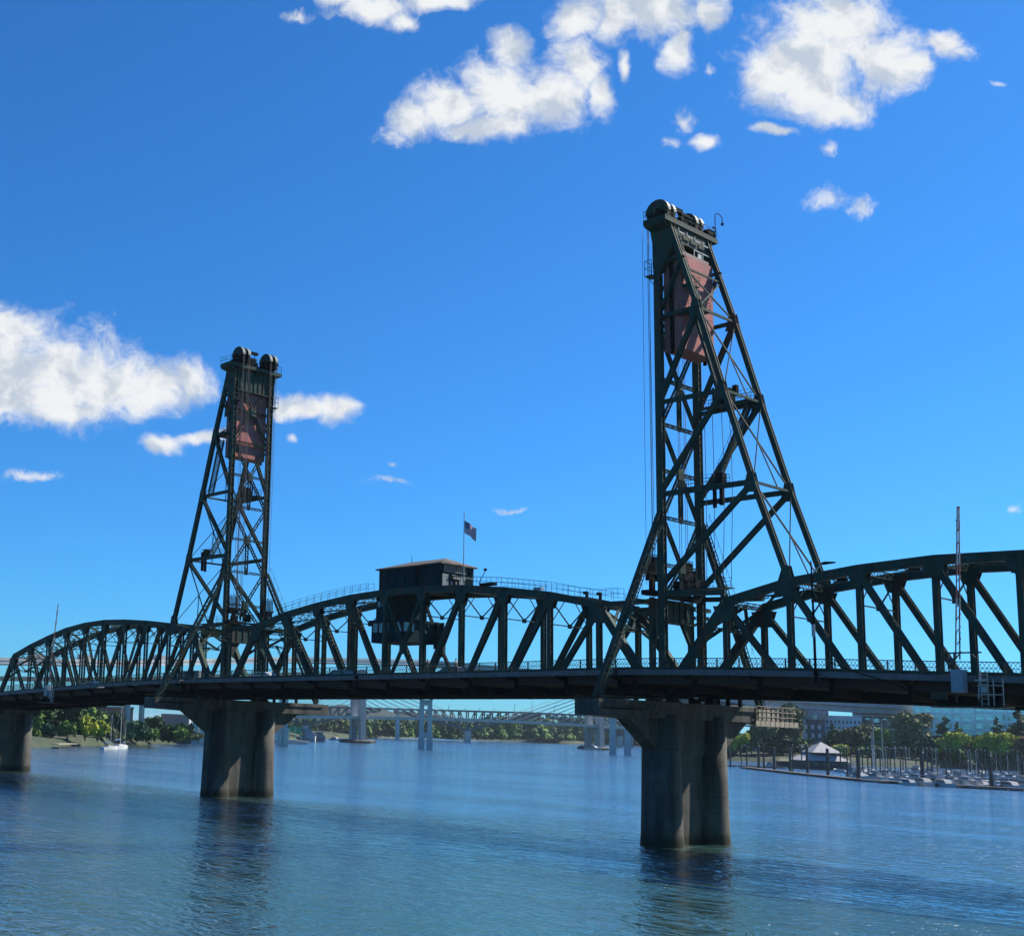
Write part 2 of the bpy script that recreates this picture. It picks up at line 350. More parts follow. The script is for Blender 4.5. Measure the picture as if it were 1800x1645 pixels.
    for y in(-8.9,-4.4,4.4,8.9):                  # roadway kerb rails on each side of the trusses
        b=MB()
        for a_,c_ in zip(st,st[1:]):
            b.bar((a_,y,S(a_)+.25),(c_,y,S(c_)+.25),.06,.25,YV)
            b.box(((a_+c_)/2,y,S((a_+c_)/2)-.05),(.12,.08,.5))
        b.obj('kerb_rail',STEEL,T)
    return T,X
DECKF=mat('fascia_paint',(.085,.095,.105),.7,var=.2,scale=.8,col2=(.07,.06,.05),amt2=.3,sc2=.8,streak=True)
LT,LX=span('lift_span','green steel lift span between the two lift towers, cabin house on its crown',0,1,PN,ZLIFT,True)
RT,RX=span('truss_span','curved steel truss span running off to the right from the near lift tower',LL+1.82,1,6.811,ZR)
FT,FX=span('truss_span','arched steel truss span at far left beyond the farther lift tower',-3.15,-1,6.658,ZL)
# lift span extras: lifting posts, lifting girders, rope anchorages, roof walkway
for xe,sg in((0,-1),(LL,1)):
    for y in(-WT,WT):
        b=MB(); b.laced((xe,y,S(xe)-1.9),(xe,y,25.2),.5,YV,.5); b.obj('lifting_post',STEEL,LT)
        b=MB()
        x=xe+sg*-.2; yy=y*.9
        b.box((x,yy,26.0),(1.1,2.4,.5)); b.box((x,yy,27.1),(.4,.6,1.7)); b.box((x,yy,28.1),(.6,2.1,.3)); b.box((x,yy-.7,27.6),(.5,.3,.6)); b.box((x,yy+.7,27.6),(.5,.3,.6))
        for i in range(8):
            for j in range(2):
                yr=yy+(i-3.5)*.26; b.tube((x-.18+.36*j,yr,28.2),(x-.18+.36*j,yr,29.9),.075,5); b.tube((x-.18+.36*j,yr,29.6),(x-.18+.36*j,yr,30.2),.04,5)
        b.obj('rope_anchor',STEELD,LT)
    b=MB(); b.box((xe,0,24.2),(.35,7.2,2.3)); b.box((xe,0,23.0),(.8,7.2,.14),mi=1); b.box((xe,0,25.35),(.8,7.2,.12))
    for y in(-2.4,-1.2,0,1.2,2.4): b.box((xe,y,24.2),(.55,.1,2.3))
    for s2 in(-1,1):
        b.poly([(xe-.18,s2*1.7,23.0),(xe-.18,s2*3.4,23.0),(xe-.18,s2*3.4,20.6)][::-s2],(.36,0,0))
        b.laced((xe,s2*3.9,24.9),(xe,s2*7.0,24.9),.4,ZV,.5,pitch=.5); b.bar((xe,s2*3.8,22.9),(xe,s2*7.0,24.2),.25,.2,XV); b.laced((xe,s2*3.9,23.9),(xe,s2*7,24.0),.3,ZV,.4,pitch=.5)
    b.obj('lifting_girder',[STEEL,STEEL],LT)
    for y in(-WT,WT):                                # connection from lifting post to the first truss joint
        b=MB(); xi=xe-sg*PN
        b.bar((xe,y,25.1),(xi,y,25.07),.4,.5,YV); b.obj('end_strut',STEEL,LT)
def chz(x):
    t=x/PN; k=int(t)
    if k<1: return 25.2
    if k>=10: return 25.2
    return ZLIFT[k-1]+(ZLIFT[k]-ZLIFT[k-1])*(t-k)
for y in(-WT-.55,-WT+.55,WT+.55):
    for a_,c_ in((4.5,31.0),(44.2,70.5)):
        b=MB(); n=int((c_-a_)/1.55); pts=[(a_+(c_-a_)*i/n,y,chz(a_+(c_-a_)*i/n)+.45) for i in range(n+1)]
        b.rail(pts,1.1,9,.022,1)
        for p_ in pts: b.tube(p_,(p_[0],p_[1],p_[2]+1.1),.022,4,caps=False)
        b.obj('walkway_railing',STEEL,LT)
for (x,y) in((66.0,-WT),(67.8,-WT),(46,-WT)):
    b=MB(); z=chz(x)+.45; b.box((x,y,z+.25),(.25,.25,.5)); b.box((x,y-.2,z+.6),(.5,.35,.3)); b.obj('floodlight',STEELD,LT)
b=MB(); b.box((51.5,-WT,chz(51)+.62),(2.2,.7,.35)); b.box((59.2,-WT,chz(59)+.6),(1.1,.6,.28),mi=1); b.obj('equipment_box',[STEELD,WHITE],LT)
# ---------------------------------------------------------------- towers
def tower(name,label,XL0,sg,counter_label,rope_grp):
    T=thing(name,label,'lift tower',(XL0,0,14.6))
    X=lambda o:XL0+sg*o
    zc=(64.6,54.5,44.2,34.0,25.3); zh=(59.6,49.2,39.1,28.9)
    RL=[(1.55,66.3),(4.81,56.07),(7.61,46.49),(10.66,36.43),(14.11,26.2)]
    for y in(-WT,WT):
        b=MB(); b.laced((X(0),y,14.8),(X(0),y,66.4),.56,YV,.78,pitch=.75,t=.08,lw=.12); b.obj('main_leg',STEEL,T)
        b=MB()
        for (o0,z0),(o1,z1) in zip(RL,RL[1:]):
            if sg>0: b.laced((X(o0),y,z0),(X(o1),y,z1),.40,YV,.54,t=.12,pitch=.7,lw=.1,rec=.2)
            else: b.laced((X(o0),y,z0),(X(o1),y,z1),.5,YV,.62,t=.1,pitch=.9,lw=.12)
        for o,z in RL[1:]:
            for s2 in(-1,1):
                w=1.0 if o<14 else 1.5
                pts=[(X(o-.5*sg*sg),y+s2*.3,z+w),(X(o+.1),y+s2*.3,z+w),(X(o+.55*w),y+s2*.3,z-w),(X(o-1.0*w),y+s2*.3,z-w*.9)]
                b.poly(pts if s2*sg<0 else pts[::-1],(0,.03*s2,0))
        b.obj('rear_leg',STEEL,T)
        for o1,z,h in((4.81,56.07,.34),(7.61,46.49,.42),(10.66,36.43,.5),(2.9,62.2,.26)):
            b=MB(); b.laced((X(.2),y,z),(X(o1),y,z),.42,YV,h); b.obj('side_strut',STEEL,T)
        b=MB(); b.bar((X(.2),y,25.8),(X(7.3),y,25.5),.5,.5,YV); b.obj('side_strut',STEEL,T)
        for (o0,z0,o1,z1,h) in((4.81,56.07,.2,47.0,.5),(7.61,46.49,.2,37.0,.5),(10.66,36.43,.2,27.0,.5),(2.9,62.0,.2,56.5,.26),(14.11,26.0,10.66,36.4,.0)):
            if h: b=MB(); b.laced((X(o0),y,z0),(X(o1),y,z1),.42,YV,h); b.obj('side_diagonal',STEEL,T)
        # deep bracket plates that carry the sheave platform
        b=MB()
        for s2 in(-1,1):
            pts=[(X(-.75),y+s2*.32,66.35),(X(1.95),y+s2*.32,66.35),(X(2.3),y+s2*.32,64.0),(X(1.5),y+s2*.32,62.6),(X(.5),y+s2*.32,61.0),(X(-.42),y+s2*.32,61.6),(X(-.45),y+s2*.32,64.6)]
            b.poly(pts if s2*sg<0 else pts[::-1],(0,.04*s2,0))
        for o in(-.3,.7,1.6): b.box((X(o),y,65.2),(.08,.8,2.2))
        b.obj('bracket_plate',STEEL,T)
    b=MB(); b.box((X(.05),0,64.45),(.3,6.7,3.3)); b.box((X(.05),0,62.8),(.7,6.7,.12)); b.box((X(1.7),0,65.4),(.3,6.7,1.7))
    for y in(-2.6,-1.7,-.8,.1,1,1.9,2.7): b.box((X(.05),y,64.45),(.5,.09,3.3))
    b.obj('sheave_girder',STEEL,T)
    # front plane (towards the lift span): X bracing with hubs
    for i,zz in enumerate(zh):
        b=MB(); hub=Vector((X(0),0,zz))
        for s2 in(-1,1):
            for zk in(zc[i],zc[i+1]):
                c=Vector((X(0),s2*WT*.95,zk)); d=(hub-c).normalized(); A=d.cross(XV); b.laced(c,hub,.42,A,.3,pitch=.5,lw=.07)
        b.box(hub,(.36,1.0,1.2)); b.obj('cross_brace',STEEL,T)
        if i:
            b=MB(); b.laced(hub-Vector((0,0,.5)),(X(0),0,zc[i+1]+.1 if i<3 else zc[i+1]),.5,YV,.3,pitch=.45,lw=.06); b.obj('centre_hanger',STEEL,T)
    for z in zc[1:4]+zh:
        b=MB(); b.laced((X(0),-WT,z),(X(0),WT,z),.3,ZV,.4,pitch=.5); b.obj('front_strut',STEEL,T)
    # rear plane
    for i in range(1,4):
        (o0,z0),(o1,z1)=RL[i],RL[i+1]
        b=MB(); b.bar((X(o0),-WT,z0),(X(o0),WT,z0),.18,.26,XV); b.bar((X(o0),-WT,z0),(X(o1),WT,z1),.12,.16,XV); b.bar((X(o0),WT,z0),(X(o1),-WT,z1),.09,.09,XV)
        b.bar((X((o0+o1)/2),0,(z0+z1)/2),(X(o1),.3*WT,z1),.1,.12,XV)
        if i==3: b.bar((X(o1),-WT,z1),(X(o1),WT,z1),.18,.26,XV)
        b.obj('rear_brace',STEEL,T)
    b=MB(); (o0,z0),(o1,z1)=RL[0],RL[1]
    b.bar((X(3.2),-WT,61),(X(o1),WT,z1),.12,.16,XV); b.bar((X(3.2),WT,61),(X(o1),-WT,z1),.12,.16,XV); b.bar((X(3.2),-WT,61),(X(3.2),WT,61),.15,.2,XV)
    b.obj('rear_brace',STEEL,T)
    # raking outriggers down to the pier cap
    for s2 in(-1,1):
        p=Vector((X(0),s2*3.9,34.2)); q=Vector((X(0),s2*15.2,14.5)); d=(q-p).normalized(); A=d.cross(XV)
        b=MB(); b.laced(p,q,.62,A,.5,pitch=.8,t=.10,lw=.08)
        rig=b.obj('outrigger',STEEL,T)
        if s2*sg<0 or True:
            b=MB(); off=Vector((.55 ,0,0))
            for e in(-.22,.22): b.bar(p+off+A*e,q+off+A*e,.05,.1,A)
            n=44
            for i in range(n): c=p.lerp(q,(i+.5)/n)+off; b.bar(c-A*.22,c+A*.22,.05,.12,XV)
            b.rail([p+off-A*.3+Vector((.3,0,0)),q+off-A*.3+Vector((.3,0,0))],.9,1.6,.02,0)
            b.obj('outrigger_ladder',STEEL,rig)
    # machinery platform at the top
    b=MB(); b.box((X(.62),0,66.85),(2.75,10.3,.16)); 
    for o in(-.72,1.96): b.box((X(o),0,66.62),(.12,10.3,.5))
    for y in(-5.1,5.1): b.box((X(.62),y,66.62),(2.7,.12,.5))
    b.poly([(X(-.7),-5.1,66.4),(X(1.9),-5.1,66.4),(X(1.5),-3.7,65.9),(X(-.4),-3.7,65.9)],(0,.02,-.25)); plat=b.obj('sheave_platform',STEEL,T)
    b=MB(); lp=[(X(-.72),-5.1,66.93),(X(1.96),-5.1,66.93),(X(1.96),5.1,66.93),(X(-.72),5.1,66.93),(X(-.72),-5.1,66.93)]; b.rail(lp,1.05,1.7,.025,1); b.obj('platform_railing',STEEL,plat)
    for yc in(-2.65,2.85):
        b=MB(); b.box((X(.1),yc,67.5),(2.2,2.3,.5)); b.box((X(.1),yc,68.1),(.8,1.9,.8)); b.tube((X(.1),yc-1.2,68.3),(X(.1),yc+1.2,68.3),.2,10); b.obj('sheave_bearing',STEELD,T)
        for dy in(-.55,.55):
            b=MB(); y=yc+dy; n=24
            for w0,w1,rr in((-.24,.24,1.30),): b.tube((X(-.15),y+w0,68.25),(X(-.15),y+w1,68.25),rr,n)
            b.tube((X(-.15),y-.3,68.25),(X(-.15),y+.3,68.25),.35,10)
            o_=b.obj('sheave_wheel',STEELD,T)
            c=MB(); ri,ro=1.41,1.48; nn=14
            vs=[];
            for i in range(nn+1):
                a=math.pi*i/nn
                for rr,yy in((ri,y-.26),(ro,y-.26),(ro,y+.26),(ri,y+.26)): vs.append((X(-.15)+rr*math.cos(a),yy,68.25+rr*math.sin(a)))
            fs=[]
            for i in range(nn):
                for j in range(4): fs.append((4*i+j,4*i+(j+1)%4,4*i+4+(j+1)%4,4*i+4+j))
            c.add(vs,fs,0)
            c.obj('sheave_cover',COVM,o_)
        c=MB(); pts=[(X(-.15)+1.44*math.cos(math.pi*i/14),yc-.86,68.25+1.44*math.sin(math.pi*i/14)) for i in range(15)]
        c.poly(pts,(0,.05,0)); c.obj('sheave_guard',STEEL,T)
    b=MB(); b.box((X(.5),.1,67.4),(1.2,1.3,.9)); b.tube((X(.6),-.6,68.0),(X(.6),.9,68.0),.25,10); b.box((X(.9),.2,68.6),(.5,1.6,.35)); b.box((X(1.2),-.9,67.5),(.5,.5,1.0)); b.box((X(1.4),4.3,67.4),(.9,1.2,.9)); b.tube((X(.2),.2,67),(X(.2),.2,69.6),.06,6); b.box((X(.2),.1,69.4),(.5,1.3,.4)); b.obj('drive_machinery',STEELD,T)
    # rear window-like frame under the platform, brackets
    b=MB()
    for z in(61.6,62.9,64.2): b.bar((X(2.15),.1,z),(X(2.15),3.5,z),.08,.1,XV)
    for y in(.1,1.8,3.5): b.bar((X(2.15),y,61.6),(X(2.15),y,64.2),.08,.1,XV)
    b.box((X(2.2),1.1,63.7),(.05,.7,.5)); b.obj('service_frame',GALV,T)
    b=MB()
    for i,y in enumerate((-2.2,-.6,.9,2.5)): b.box((X(2.05),y,65.6-.1*i),(.1,1.1,.12)); b.box((X(2.05),y-.5,65.8-.1*i),(.1,.1,.5))
    b.obj('bracket_light',GALV,T)
    # small side baskets
    for y in(-WT,WT):
        b=MB(); b.box((X(-.85),y,60.9),(.9,1.2,.1)); b.rail([(X(-.42),y-.6,60.95),(X(-1.3),y-.6,60.95),(X(-1.3),y+.6,60.95),(X(-.42),y+.6,60.95)],1.7,1.2,.03,1); b.bar((X(-1.25),y,60.9),(X(-.4),y,59.7),.06,.06,YV); b.obj('service_basket',STEEL,T)
    # stairs
    def flight(p,q,w,n):
        b=MB(); p=Vector(p);q=Vector(q)
        w*=1.25
        for e in(-w/2,w/2): b.bar(p+YV*e,q+YV*e,.09,.3,YV)
        for i in range(n): c=p.lerp(q,(i+.5)/n); b.box(c,(.3,w,.11))
        for e in(-w/2,w/2): b.rail([p+YV*e,q+YV*e],.95,1.6,.022,0)
        b.obj('stair_flight',STEEL,T)
    flight((X(1.6),-2.5,65.6),(X(3.2),-2.5,59.3),.7,26); flight((X(2.9),-1.4,59.2),(X(3.9),-1.4,56.2),.7,12)
    flight((X(4.1),-2.7,55.4),(X(6.6),-2.7,46.6),.7,34); flight((X(6.6),3.0,46.4),(X(5.9),-2.6,37.0),.7,36)
    for (z,y,o0,o1,dy) in((46.75,2.9,1.4,7.3,1.4),(36.75,-2.9,2.4,7.2,1.4),(56.2,-1.9,2.2,4.5,2.4),(59.3,-1.9,2.2,3.4,2.0)):
        b=MB(); b.box2((X(o0),y-dy/2,z-.06),(X(o1),y+dy/2,z+.06)); b.bar((X(o0),y-dy/2,z-.2),(X(o1),y-dy/2,z-.2),.08,.25,YV); lnd=b.obj('landing',STEEL,T)
        b=MB(); b.rail([(X(o0),y-dy/2,z),(X(o1),y-dy/2,z),(X(o1),y+dy/2,z),(X(o0),y+dy/2,z),(X(o0),y-dy/2,z)],1.1,1.3,.024,2); b.obj('landing_railing',STEEL,lnd)
    b=MB(); b.box((X(4.3),2.6,47.6),(1.3,1.0,1.6)); b.box((X(3.4),2.7,47.3),(.6,.8,1.0)); b.tube((X(2.6),2.6,46.8),(X(2.6),2.6,48.9),.12,6); b.box((X(5.4),2.4,48.0),(.5,.5,1.2)); b.obj('cable_reel_housing',STEELD,T)
    b=MB(); b.box((X(6.6),-2.9,37.3),(.9,.8,1.2)); b.box((X(7.0),-3.4,36.0),(.35,.35,3.0)); b.box((X(6.2),-3.4,35.6),(.3,.3,2.6)); b.obj('counterweight_stop',STEELD,T)
    # power cables slung down to the lift span
    b=MB()
    for j,(o,y) in enumerate(((3.4,1.0),(4.1,1.6),(2.8,.4),(4.8,2.0))):
        pts=[Vector((X(o+(.5*math.sin(i/9*3)*(.4 if j%2 else .15))),y,46.6-(46.6-27.5)*i/12)) for i in range(13)]
        for a_,c_ in zip(pts,pts[1:]): b.tube(a_,c_,.035,4,caps=False)
    b.obj('power_cable',ROPE,T)
    # hoisting ropes
    for yc in(-2.65,2.85):
        b=MB()
        for dy in(-.55,.55):
            for k_ in(-.10,.10): b.tube((X(-1.53),yc+dy+k_,68.2),(X(-1.4),yc+dy*1.1+k_*2-(.2 if yc>0 else -.2),30.0),.03,4,caps=False)
        b.obj('hoist_rope',ROPE,T)
        b=MB()
        for dy in(-.55,.55):
            for k_ in(-.19,0,.19): b.tube((X(1.2),yc+dy+k_,68.2),(X(1.2),yc*.9+dy+k_,63.4),.03,4,caps=False)
        b.obj('hoist_rope',ROPE,T)
    b=MB(); b.tube((X(-2.0),-2.3,66.8),(X(-2.0),-2.3,27),.022,4); b.tube((X(-2.3),-3.1,66.8),(X(-2.3),-3.1,27),.022,4); b.obj('guide_rope',ROPE,T)
    # low machinery at chord level between the legs
    b=MB(); b.box((X(.6),-1.5,26.8),(.8,.9,.9)); b.box((X(.9),1.3,27.1),(.7,.9,1.2)); b.box((X(.4),.2,26.2),(.5,5.2,.25)); b.tube((X(.5),-.4,27.4),(X(.5),.8,28.2),.3,8); b.box((X(1.4),.3,27.6),(.25,.25,1.8)); b.tube((X(1.6),-2,26.6),(X(2.2),2.4,27.8),.06,6); b.box((X(.3),0,25.6),(.3,6.6,.7)); b.obj('lower_machinery',STEELD,T)
    b=MB(); b.box2((X(-.4),-WT,26.0),(X(7.4),-WT+1.6,26.1)); b.obj('landing',STEEL,T)
    b=MB(); b.rail([(X(-.4),-WT+1.6,26.1),(X(7.0),-WT+1.6,26.1)],1.1,1.3,.024,2); b.rail([(X(1.0),-WT+.2,26.1),(X(7.0),-WT+.2,26.1)],1.1,1.3,.024,1); b.obj('landing_railing',STEEL,T)
    b=MB(); b.tube((X(1.9),4.9,66.9),(X(1.9),4.9,69.7),.05,6)
    pp=[Vector((X(1.9),4.9+.75*(1-math.cos(a)),69.7+.45*math.sin(a))) for a in [math.pi*i/8 for i in range(9)]]
    for a_,c_ in zip(pp,pp[1:]): b.tube(a_,c_,.05,6)
    b.tube(pp[-1],pp[-1]-Vector((0,0,.4)),.05,6); b.lathe((pp[-1].x,pp[-1].y,pp[-1].z-.75),[(.02,0),(.16,.1),(.18,.25),(.05,.4)],8); b.box((X(1.9),4.7,68.2),(.15,.6,.12)); b.obj('camera_mast',STEELD,T)
    # counterweight: hangs inside the tower on its ropes
    Cw=thing('counterweight',counter_label,'counterweight',(X(1.35),0,52.2),'counterweights hanging in the lift towers')
    b=MB(); x0,x1=X(.35),X(2.55)
    b.box2((min(x0,x1),-3.05,52.2),(max(x0,x1),3.05,62.9)); b.obj('weight_block',MAROON,Cw)
    b=MB()
    for z in(54.2,56.5,59.0):
        b.box((X(1.45),0,z),(2.24,6.14,.05))
    for y in(-3.07,3.07): 
        for o in(.42,2.45): b.box((X(o),y,57.2),(.14,.06,9.98))
    b.obj('plate_seam',MAROON,Cw)
    b=MB(); b.box2((min(x0,x1)+.1,-2.5,62.9),(max(x0,x1)-.1,2.5,63.3)); 
    for y in(-2.6,-1.3,1.3,2.6): b.box((X(1.3),y,63.4),(1.2,.25,.7))
    b.obj('hanger_frame',mat('hanger_paint_'+name,(.26,.24,.23),.7) if False else HANGP,Cw)
    b=MB()
    for y in(-3.16,3.16): b.box((X(1.35),y,57),(.4,.18,10.4))
    b.obj('guide_shoe',STEELD,Cw)
    if sg<0: pass
    return T
HANGP=mat('hanger_paint',(.13,.085,.08),.7)
TR=tower('lift_tower','nearer and taller-looking green lift tower right of centre',XR_,1,'maroon counterweight block high in the right lift tower','')
TL=tower('lift_tower','farther green lift tower on the left, two pale sheave domes on top',XL_,-1,'maroon counterweight block high in the left lift tower','')
# ---------------------------------------------------------------- piers
def pier(name,label,x,s,capy=16.6,full=True):
    dz=(s-17.35)
    T=thing(name,label,'bridge pier',(x,0,0))
    top=14.4+dz; cb=12.8+dz
    for sg in(-1,1):
        b=MB(); b.lathe((x,sg*4.3,0),[(2.25,-4),(2.2,.2),(2.12,1.2),(2.0,6),(1.9,cb+.4)],20,rz=math.pi/20); b.obj('pier_column',CONC,T,smooth=True)
    b=MB(); b.box2((x-.55,-3.2,-4),(x+.55,3.2,cb+.1)); b.obj('web_wall',CONC,T)
    b=MB(); c=capy
    pts=[(x-1.45,-c,cb),(x-1.45,-10.7 if full else -c*.8,cb-.2),(x-1.45,-6.0,9.5+dz),(x-1.45,-4.3,9.2+dz),(x-1.45,4.3,9.2+dz),(x-1.45,6.0,9.5+dz),(x-1.45,10.7 if full else c*.8,cb-.2),(x-1.45,c,cb),(x-1.45,c,top),(x-1.45,-c,top)]
    pts=[(x-.8,p[1],min(p[2],cb+.05)) for p in pts[:8]]; b.poly(pts[::-1],(1.6,0,0)); b.obj('haunch',CONC,T)
    b=MB(); b.box2((x-1.45,-c,cb),(x+1.45,c,top)); b.obj('pier_cap',CONC,T)
    b=MB(); b.box2((x-1.62,-c+1.2,top-.45),(x+1.62,c-1.2,top+.06)); b.obj('cap_ledge',CONC,T)
    for y in(-WT,WT):
        for dx in(-1.0,1.0): b=MB(); b.box((x+dx,y,top+.35),(.9,1.0,.7)); b.box((x+dx,y,top+.12),(1.2,1.4,.2)); b.obj('bearing',STEELD,T)
    for y in(-11,-8.5,-6.5,6.5,8.5,11): b=MB(); b.box((x,y,top+.5),(.35,.35,1.2)); b.obj('deck_strut',STEELD,T)
    return T,top
PR,pt=pier('bridge_pier','concrete pier under the nearer lift tower, sunlit patch at its foot',XR_,17.35)
PL,_=pier('bridge_pier','concrete pier under the farther left lift tower',XL_,17.2)
P0,_=pier('bridge_pier','concrete pier cut by the left edge of the picture',-79.6,15.6,7.5,False)
P1,_=pier('bridge_pier','concrete pier beyond the right end of the truss span',RX[-1]+.8,15.2,11,False)
# maintenance decks and rails on the two tower pier caps
for T,x in((PR,XR_),(PL,XL_)):
    b=MB(); b.box((x,-13.0,13.55),(3.5,6.4,.12)); 
    b.obj('cap_walkway',STEELD,T)
    b=MB(); b.rail([(x+1.7,-16.2,13.6),(x+1.7,-6.5,13.6)],1.1,1.4,.03,1); b.rail([(x-1.7,-16.2,13.6),(x-1.7,-6.5,13.6)],1.1,1.4,.03,1)
    for y in(-9,-8,-7): b.tube((x+1.9,y,14.2),(x+1.9,y-.9,12.9),.05,5)
    b.obj('cap_railing',STEEL,T)
b=MB(); b.box2((XR_-1.5,11.4,12.75),(XR_+1.7,20.0,12.95))
for i in range(9): b.box((XR_+1.72,11.6+i*1.02,12.75),(.08,.9,.6))
b.obj('timber_platform',WOODG,PR)
b=MB(); b.rail([(XR_+1.7,11.4,12.95),(XR_+1.7,20,12.95)],1.7,1.05,.05,2); b.rail([(XR_-1.5,11.4,12.95),(XR_-1.5,20,12.95),(XR_+1.7,20,12.95)],1.7,1.3,.05,2)
for i in range(5): b.box((XR_+1.66,12.2+i*.9,13.7),(.05,.62,1.2))
b.obj('platform_fence',WOODG,PR)
# ---------------------------------------------------------------- control house
HS=mat('house_siding',(.014,.030,.037),.85,var=.25,scale=1.,spec=.03)
HSL=mat('house_trim',(.15,.18,.17),.6,var=.15)
T=thing('control_house','dark green cabin with hipped brown roof astride the middle of the lift span','cabin',(37,0,22))
b=MB(); b.box2((31.9,-3.0,28.7),(38.6,3.0,31.75)); b.box2((38.6,-2.45,28.7),(40.6,3.0,31.75)); b.box2((40.6,-3.1,28.7),(43.2,3.0,31.75)); b.box2((31.6,-3.15,28.45),(44.0,3.15,28.7))
for i in range(12):
    y=-2.9+i*.5; b.box((43.22,y,30.2),(.04,.06,2.9))
for x in(32,33.6,35.2,36.8,38.4,41,42.6): b.box((x,-3.04,30.2),(.12,.08,3.0))
hw=b.obj('wall',HS,T)
b=MB(); zr=31.75
def hip(x0,y0,x1,y1,z,h,o,rx0,rx1,ry):
    a=(x0-o,y0-o,z);c=(x1+o,y0-o,z);d=(x1+o,y1+o,z);e=(x0-o,y1+o,z);r1=(rx0,ry,z+h);r2=(rx1,ry,z+h)
    b.add([a,c,d,e,r1,r2,(x0-o,y0-o,z-.16),(x1+o,y0-o,z-.16),(x1+o,y1+o,z-.16),(x0-o,y1+o,z-.16)],[(0,1,5,4),(1,2,5),(2,3,4,5),(3,0,4),(6,7,1,0),(7,8,2,1),(8,9,3,2),(9,6,0,3),(9,8,7,6)])
hip(31.9,-3,43.2,3,zr,1.05,.38,35.2,41.2,.0)
hip(40.4,-3.1,43.3,0,zr+.02,.85,.4,41.6,41.9,-.6)
b.obj('roof',ROOF,T)
b=MB(); b.tube((34.6,.3,32.3),(34.6,.3,33.7),.03,4); b.tube((34.4,.6,32.3),(34.4,.6,33.1),.02,4); b.tube((43.9,3.2,29.6),(44.4,3.9,31.4),.05,5); b.box((44.4,3.9,31.5),(.3,.3,.3)); b.obj('antenna',STEELD,T)
b=MB(); b.box2((43.2,-2.6,30.75),(43.28,1.4,31.5),mi=0)
lv=b.obj('louvre_window',BLACKP,hw)
b=MB()
for i in range(11): b.box((43.31,-2.6+i*.4,31.12),(.06,.07,.75))
for z in(30.72,31.5): b.box((43.31,-.6,z),(.06,4.1,.07))
b.obj('louvre_frame',HSL,hw)
b=MB(); b.box2((43.24,-2.9,28.75),(43.3,-1.8,30.4)); b.box2((43.24,-1.4,28.9),(43.3,-.2,29.6)); b.box2((43.24,.2,28.9),(43.3,.9,29.9)); b.bar((43.5,-1.4,30.35),(43.9,2.2,30.1),.1,.12,XV); b.box2((43.24,-.9,29.9),(43.3,1.4,30.2))
b.obj('wall_panel',HSL,hw)
b=MB(); b.box2((31.3,-2.9,24.9),(34.5,2.9,28.45)); shf=b.obj('stair_shaft',HS,T)
b=MB()
for z in(26.2,26.9):
    for y in(0,): pass
for x in(31.9,32.7): b.box((x,-2.93,27.1),(.5,.05,.75))
b.obj('shaft_window',GLASS,shf)
b=MB(); b.box2((30.7,-3.1,22.0),(36.6,3.1,23.35)); b.box2((30.4,-3.4,24.62),(36.9,3.4,24.95))
for (x,y) in((30.8,-3),(31.9,-3),(33.4,-3),(35,-3),(36.5,-3),(36.5,-1.5),(36.5,0),(36.5,1.5),(36.5,3),(30.8,3),(30.8,0),(33.5,3)): b.box((x,y,24),(.18,.18,1.3))
b.box2((30.7,-3.1,23.35),(33.6,-3.0,24.6)) if False else None
lcb=b.obj('lower_cabin',HS,T)
b=MB()
for (x0,x1) in((30.9,31.8),(32.0,33.3),(33.5,34.9),(35.1,36.4)):
    for y in(-3.02,3.02): b.box2((x0,y-.01,23.38),(x1,y+.01,24.6))
for (y0,y1) in((-2.9,-1.6),(-1.4,-.1),(.1,1.4),(1.6,2.9)):
    for x in(30.74,36.54): b.box2((x-.01,y0,23.38),(x+.01,y1,24.6))
o=b.obj('cabin_window',GLASS,lcb)
b=MB(); b.box2((36.6,2.6,21.4),(37.3,3.3,24.8)); b.box2((36.9,3.4,22.4),(37.6,3.6,24.9)); b.obj('cabin_annex',HS,T)
# flag
T=thing('flagpole','tall pole flying a drooping red, white and blue striped flag behind the cabin','flagpole',(43.9,-.4,28.7))
fx,fy=43.9,-.4
ft=far(816,904,1)-CC; 
def onx(x,y,X): d=ray(x,y); return CC+d*((X-CC.x)/d.x)
fy=onx(815,1000,43.9).y; ft=onx(816,904,43.9).z
b=MB(); b.tube((fx,fy,28.7),(fx,fy,ft),.075,8,.045); b.lathe((fx,fy,ft),[(.01,0),(.11,.06),(.11,.14),(.01,.2)],8); b.obj('pole',GALV,T)
fm=bpy.data.materials.new('flag_cloth'); fm.use_nodes=True; t=fm.node_tree; bs=t.nodes['Principled BSDF']; bs.inputs['Roughness'].default_value=.8
uv=t.nodes.new('ShaderNodeUVMap'); sx=t.nodes.new('ShaderNodeSeparateXYZ'); t.links.new(uv.outputs[0],sx.inputs[0])
def tm(op,a,b_=0.,c_=None):
    n=t.nodes.new('ShaderNodeMath'); n.operation=op
    for i,q in enumerate((a,b_,c_)):
        if q is None: continue
        if hasattr(q,'is_output'): t.links.new(q,n.inputs[i])
        else: n.inputs[i].default_value=q
    return n.outputs[0]
stripe=tm('LESS_THAN',tm('FRACT',tm('MULTIPLY',sx.outputs[1],6.5)),.5)
m1=t.nodes.new('ShaderNodeMix'); m1.data_type='RGBA'; t.links.new(stripe,m1.inputs[0]); m1.inputs[6].default_value=(.82,.82,.82,1); m1.inputs[7].default_value=(.75,.03,.06,1)
can=tm('MULTIPLY',tm('LESS_THAN',sx.outputs[0],.4),tm('GREATER_THAN',sx.outputs[1],6/13))
vo=t.nodes.new('ShaderNodeVectorMath'); vo.operation='MULTIPLY'; vo.inputs[1].default_value=(14,16.5,1); t.links.new(uv.outputs[0],vo.inputs[0])
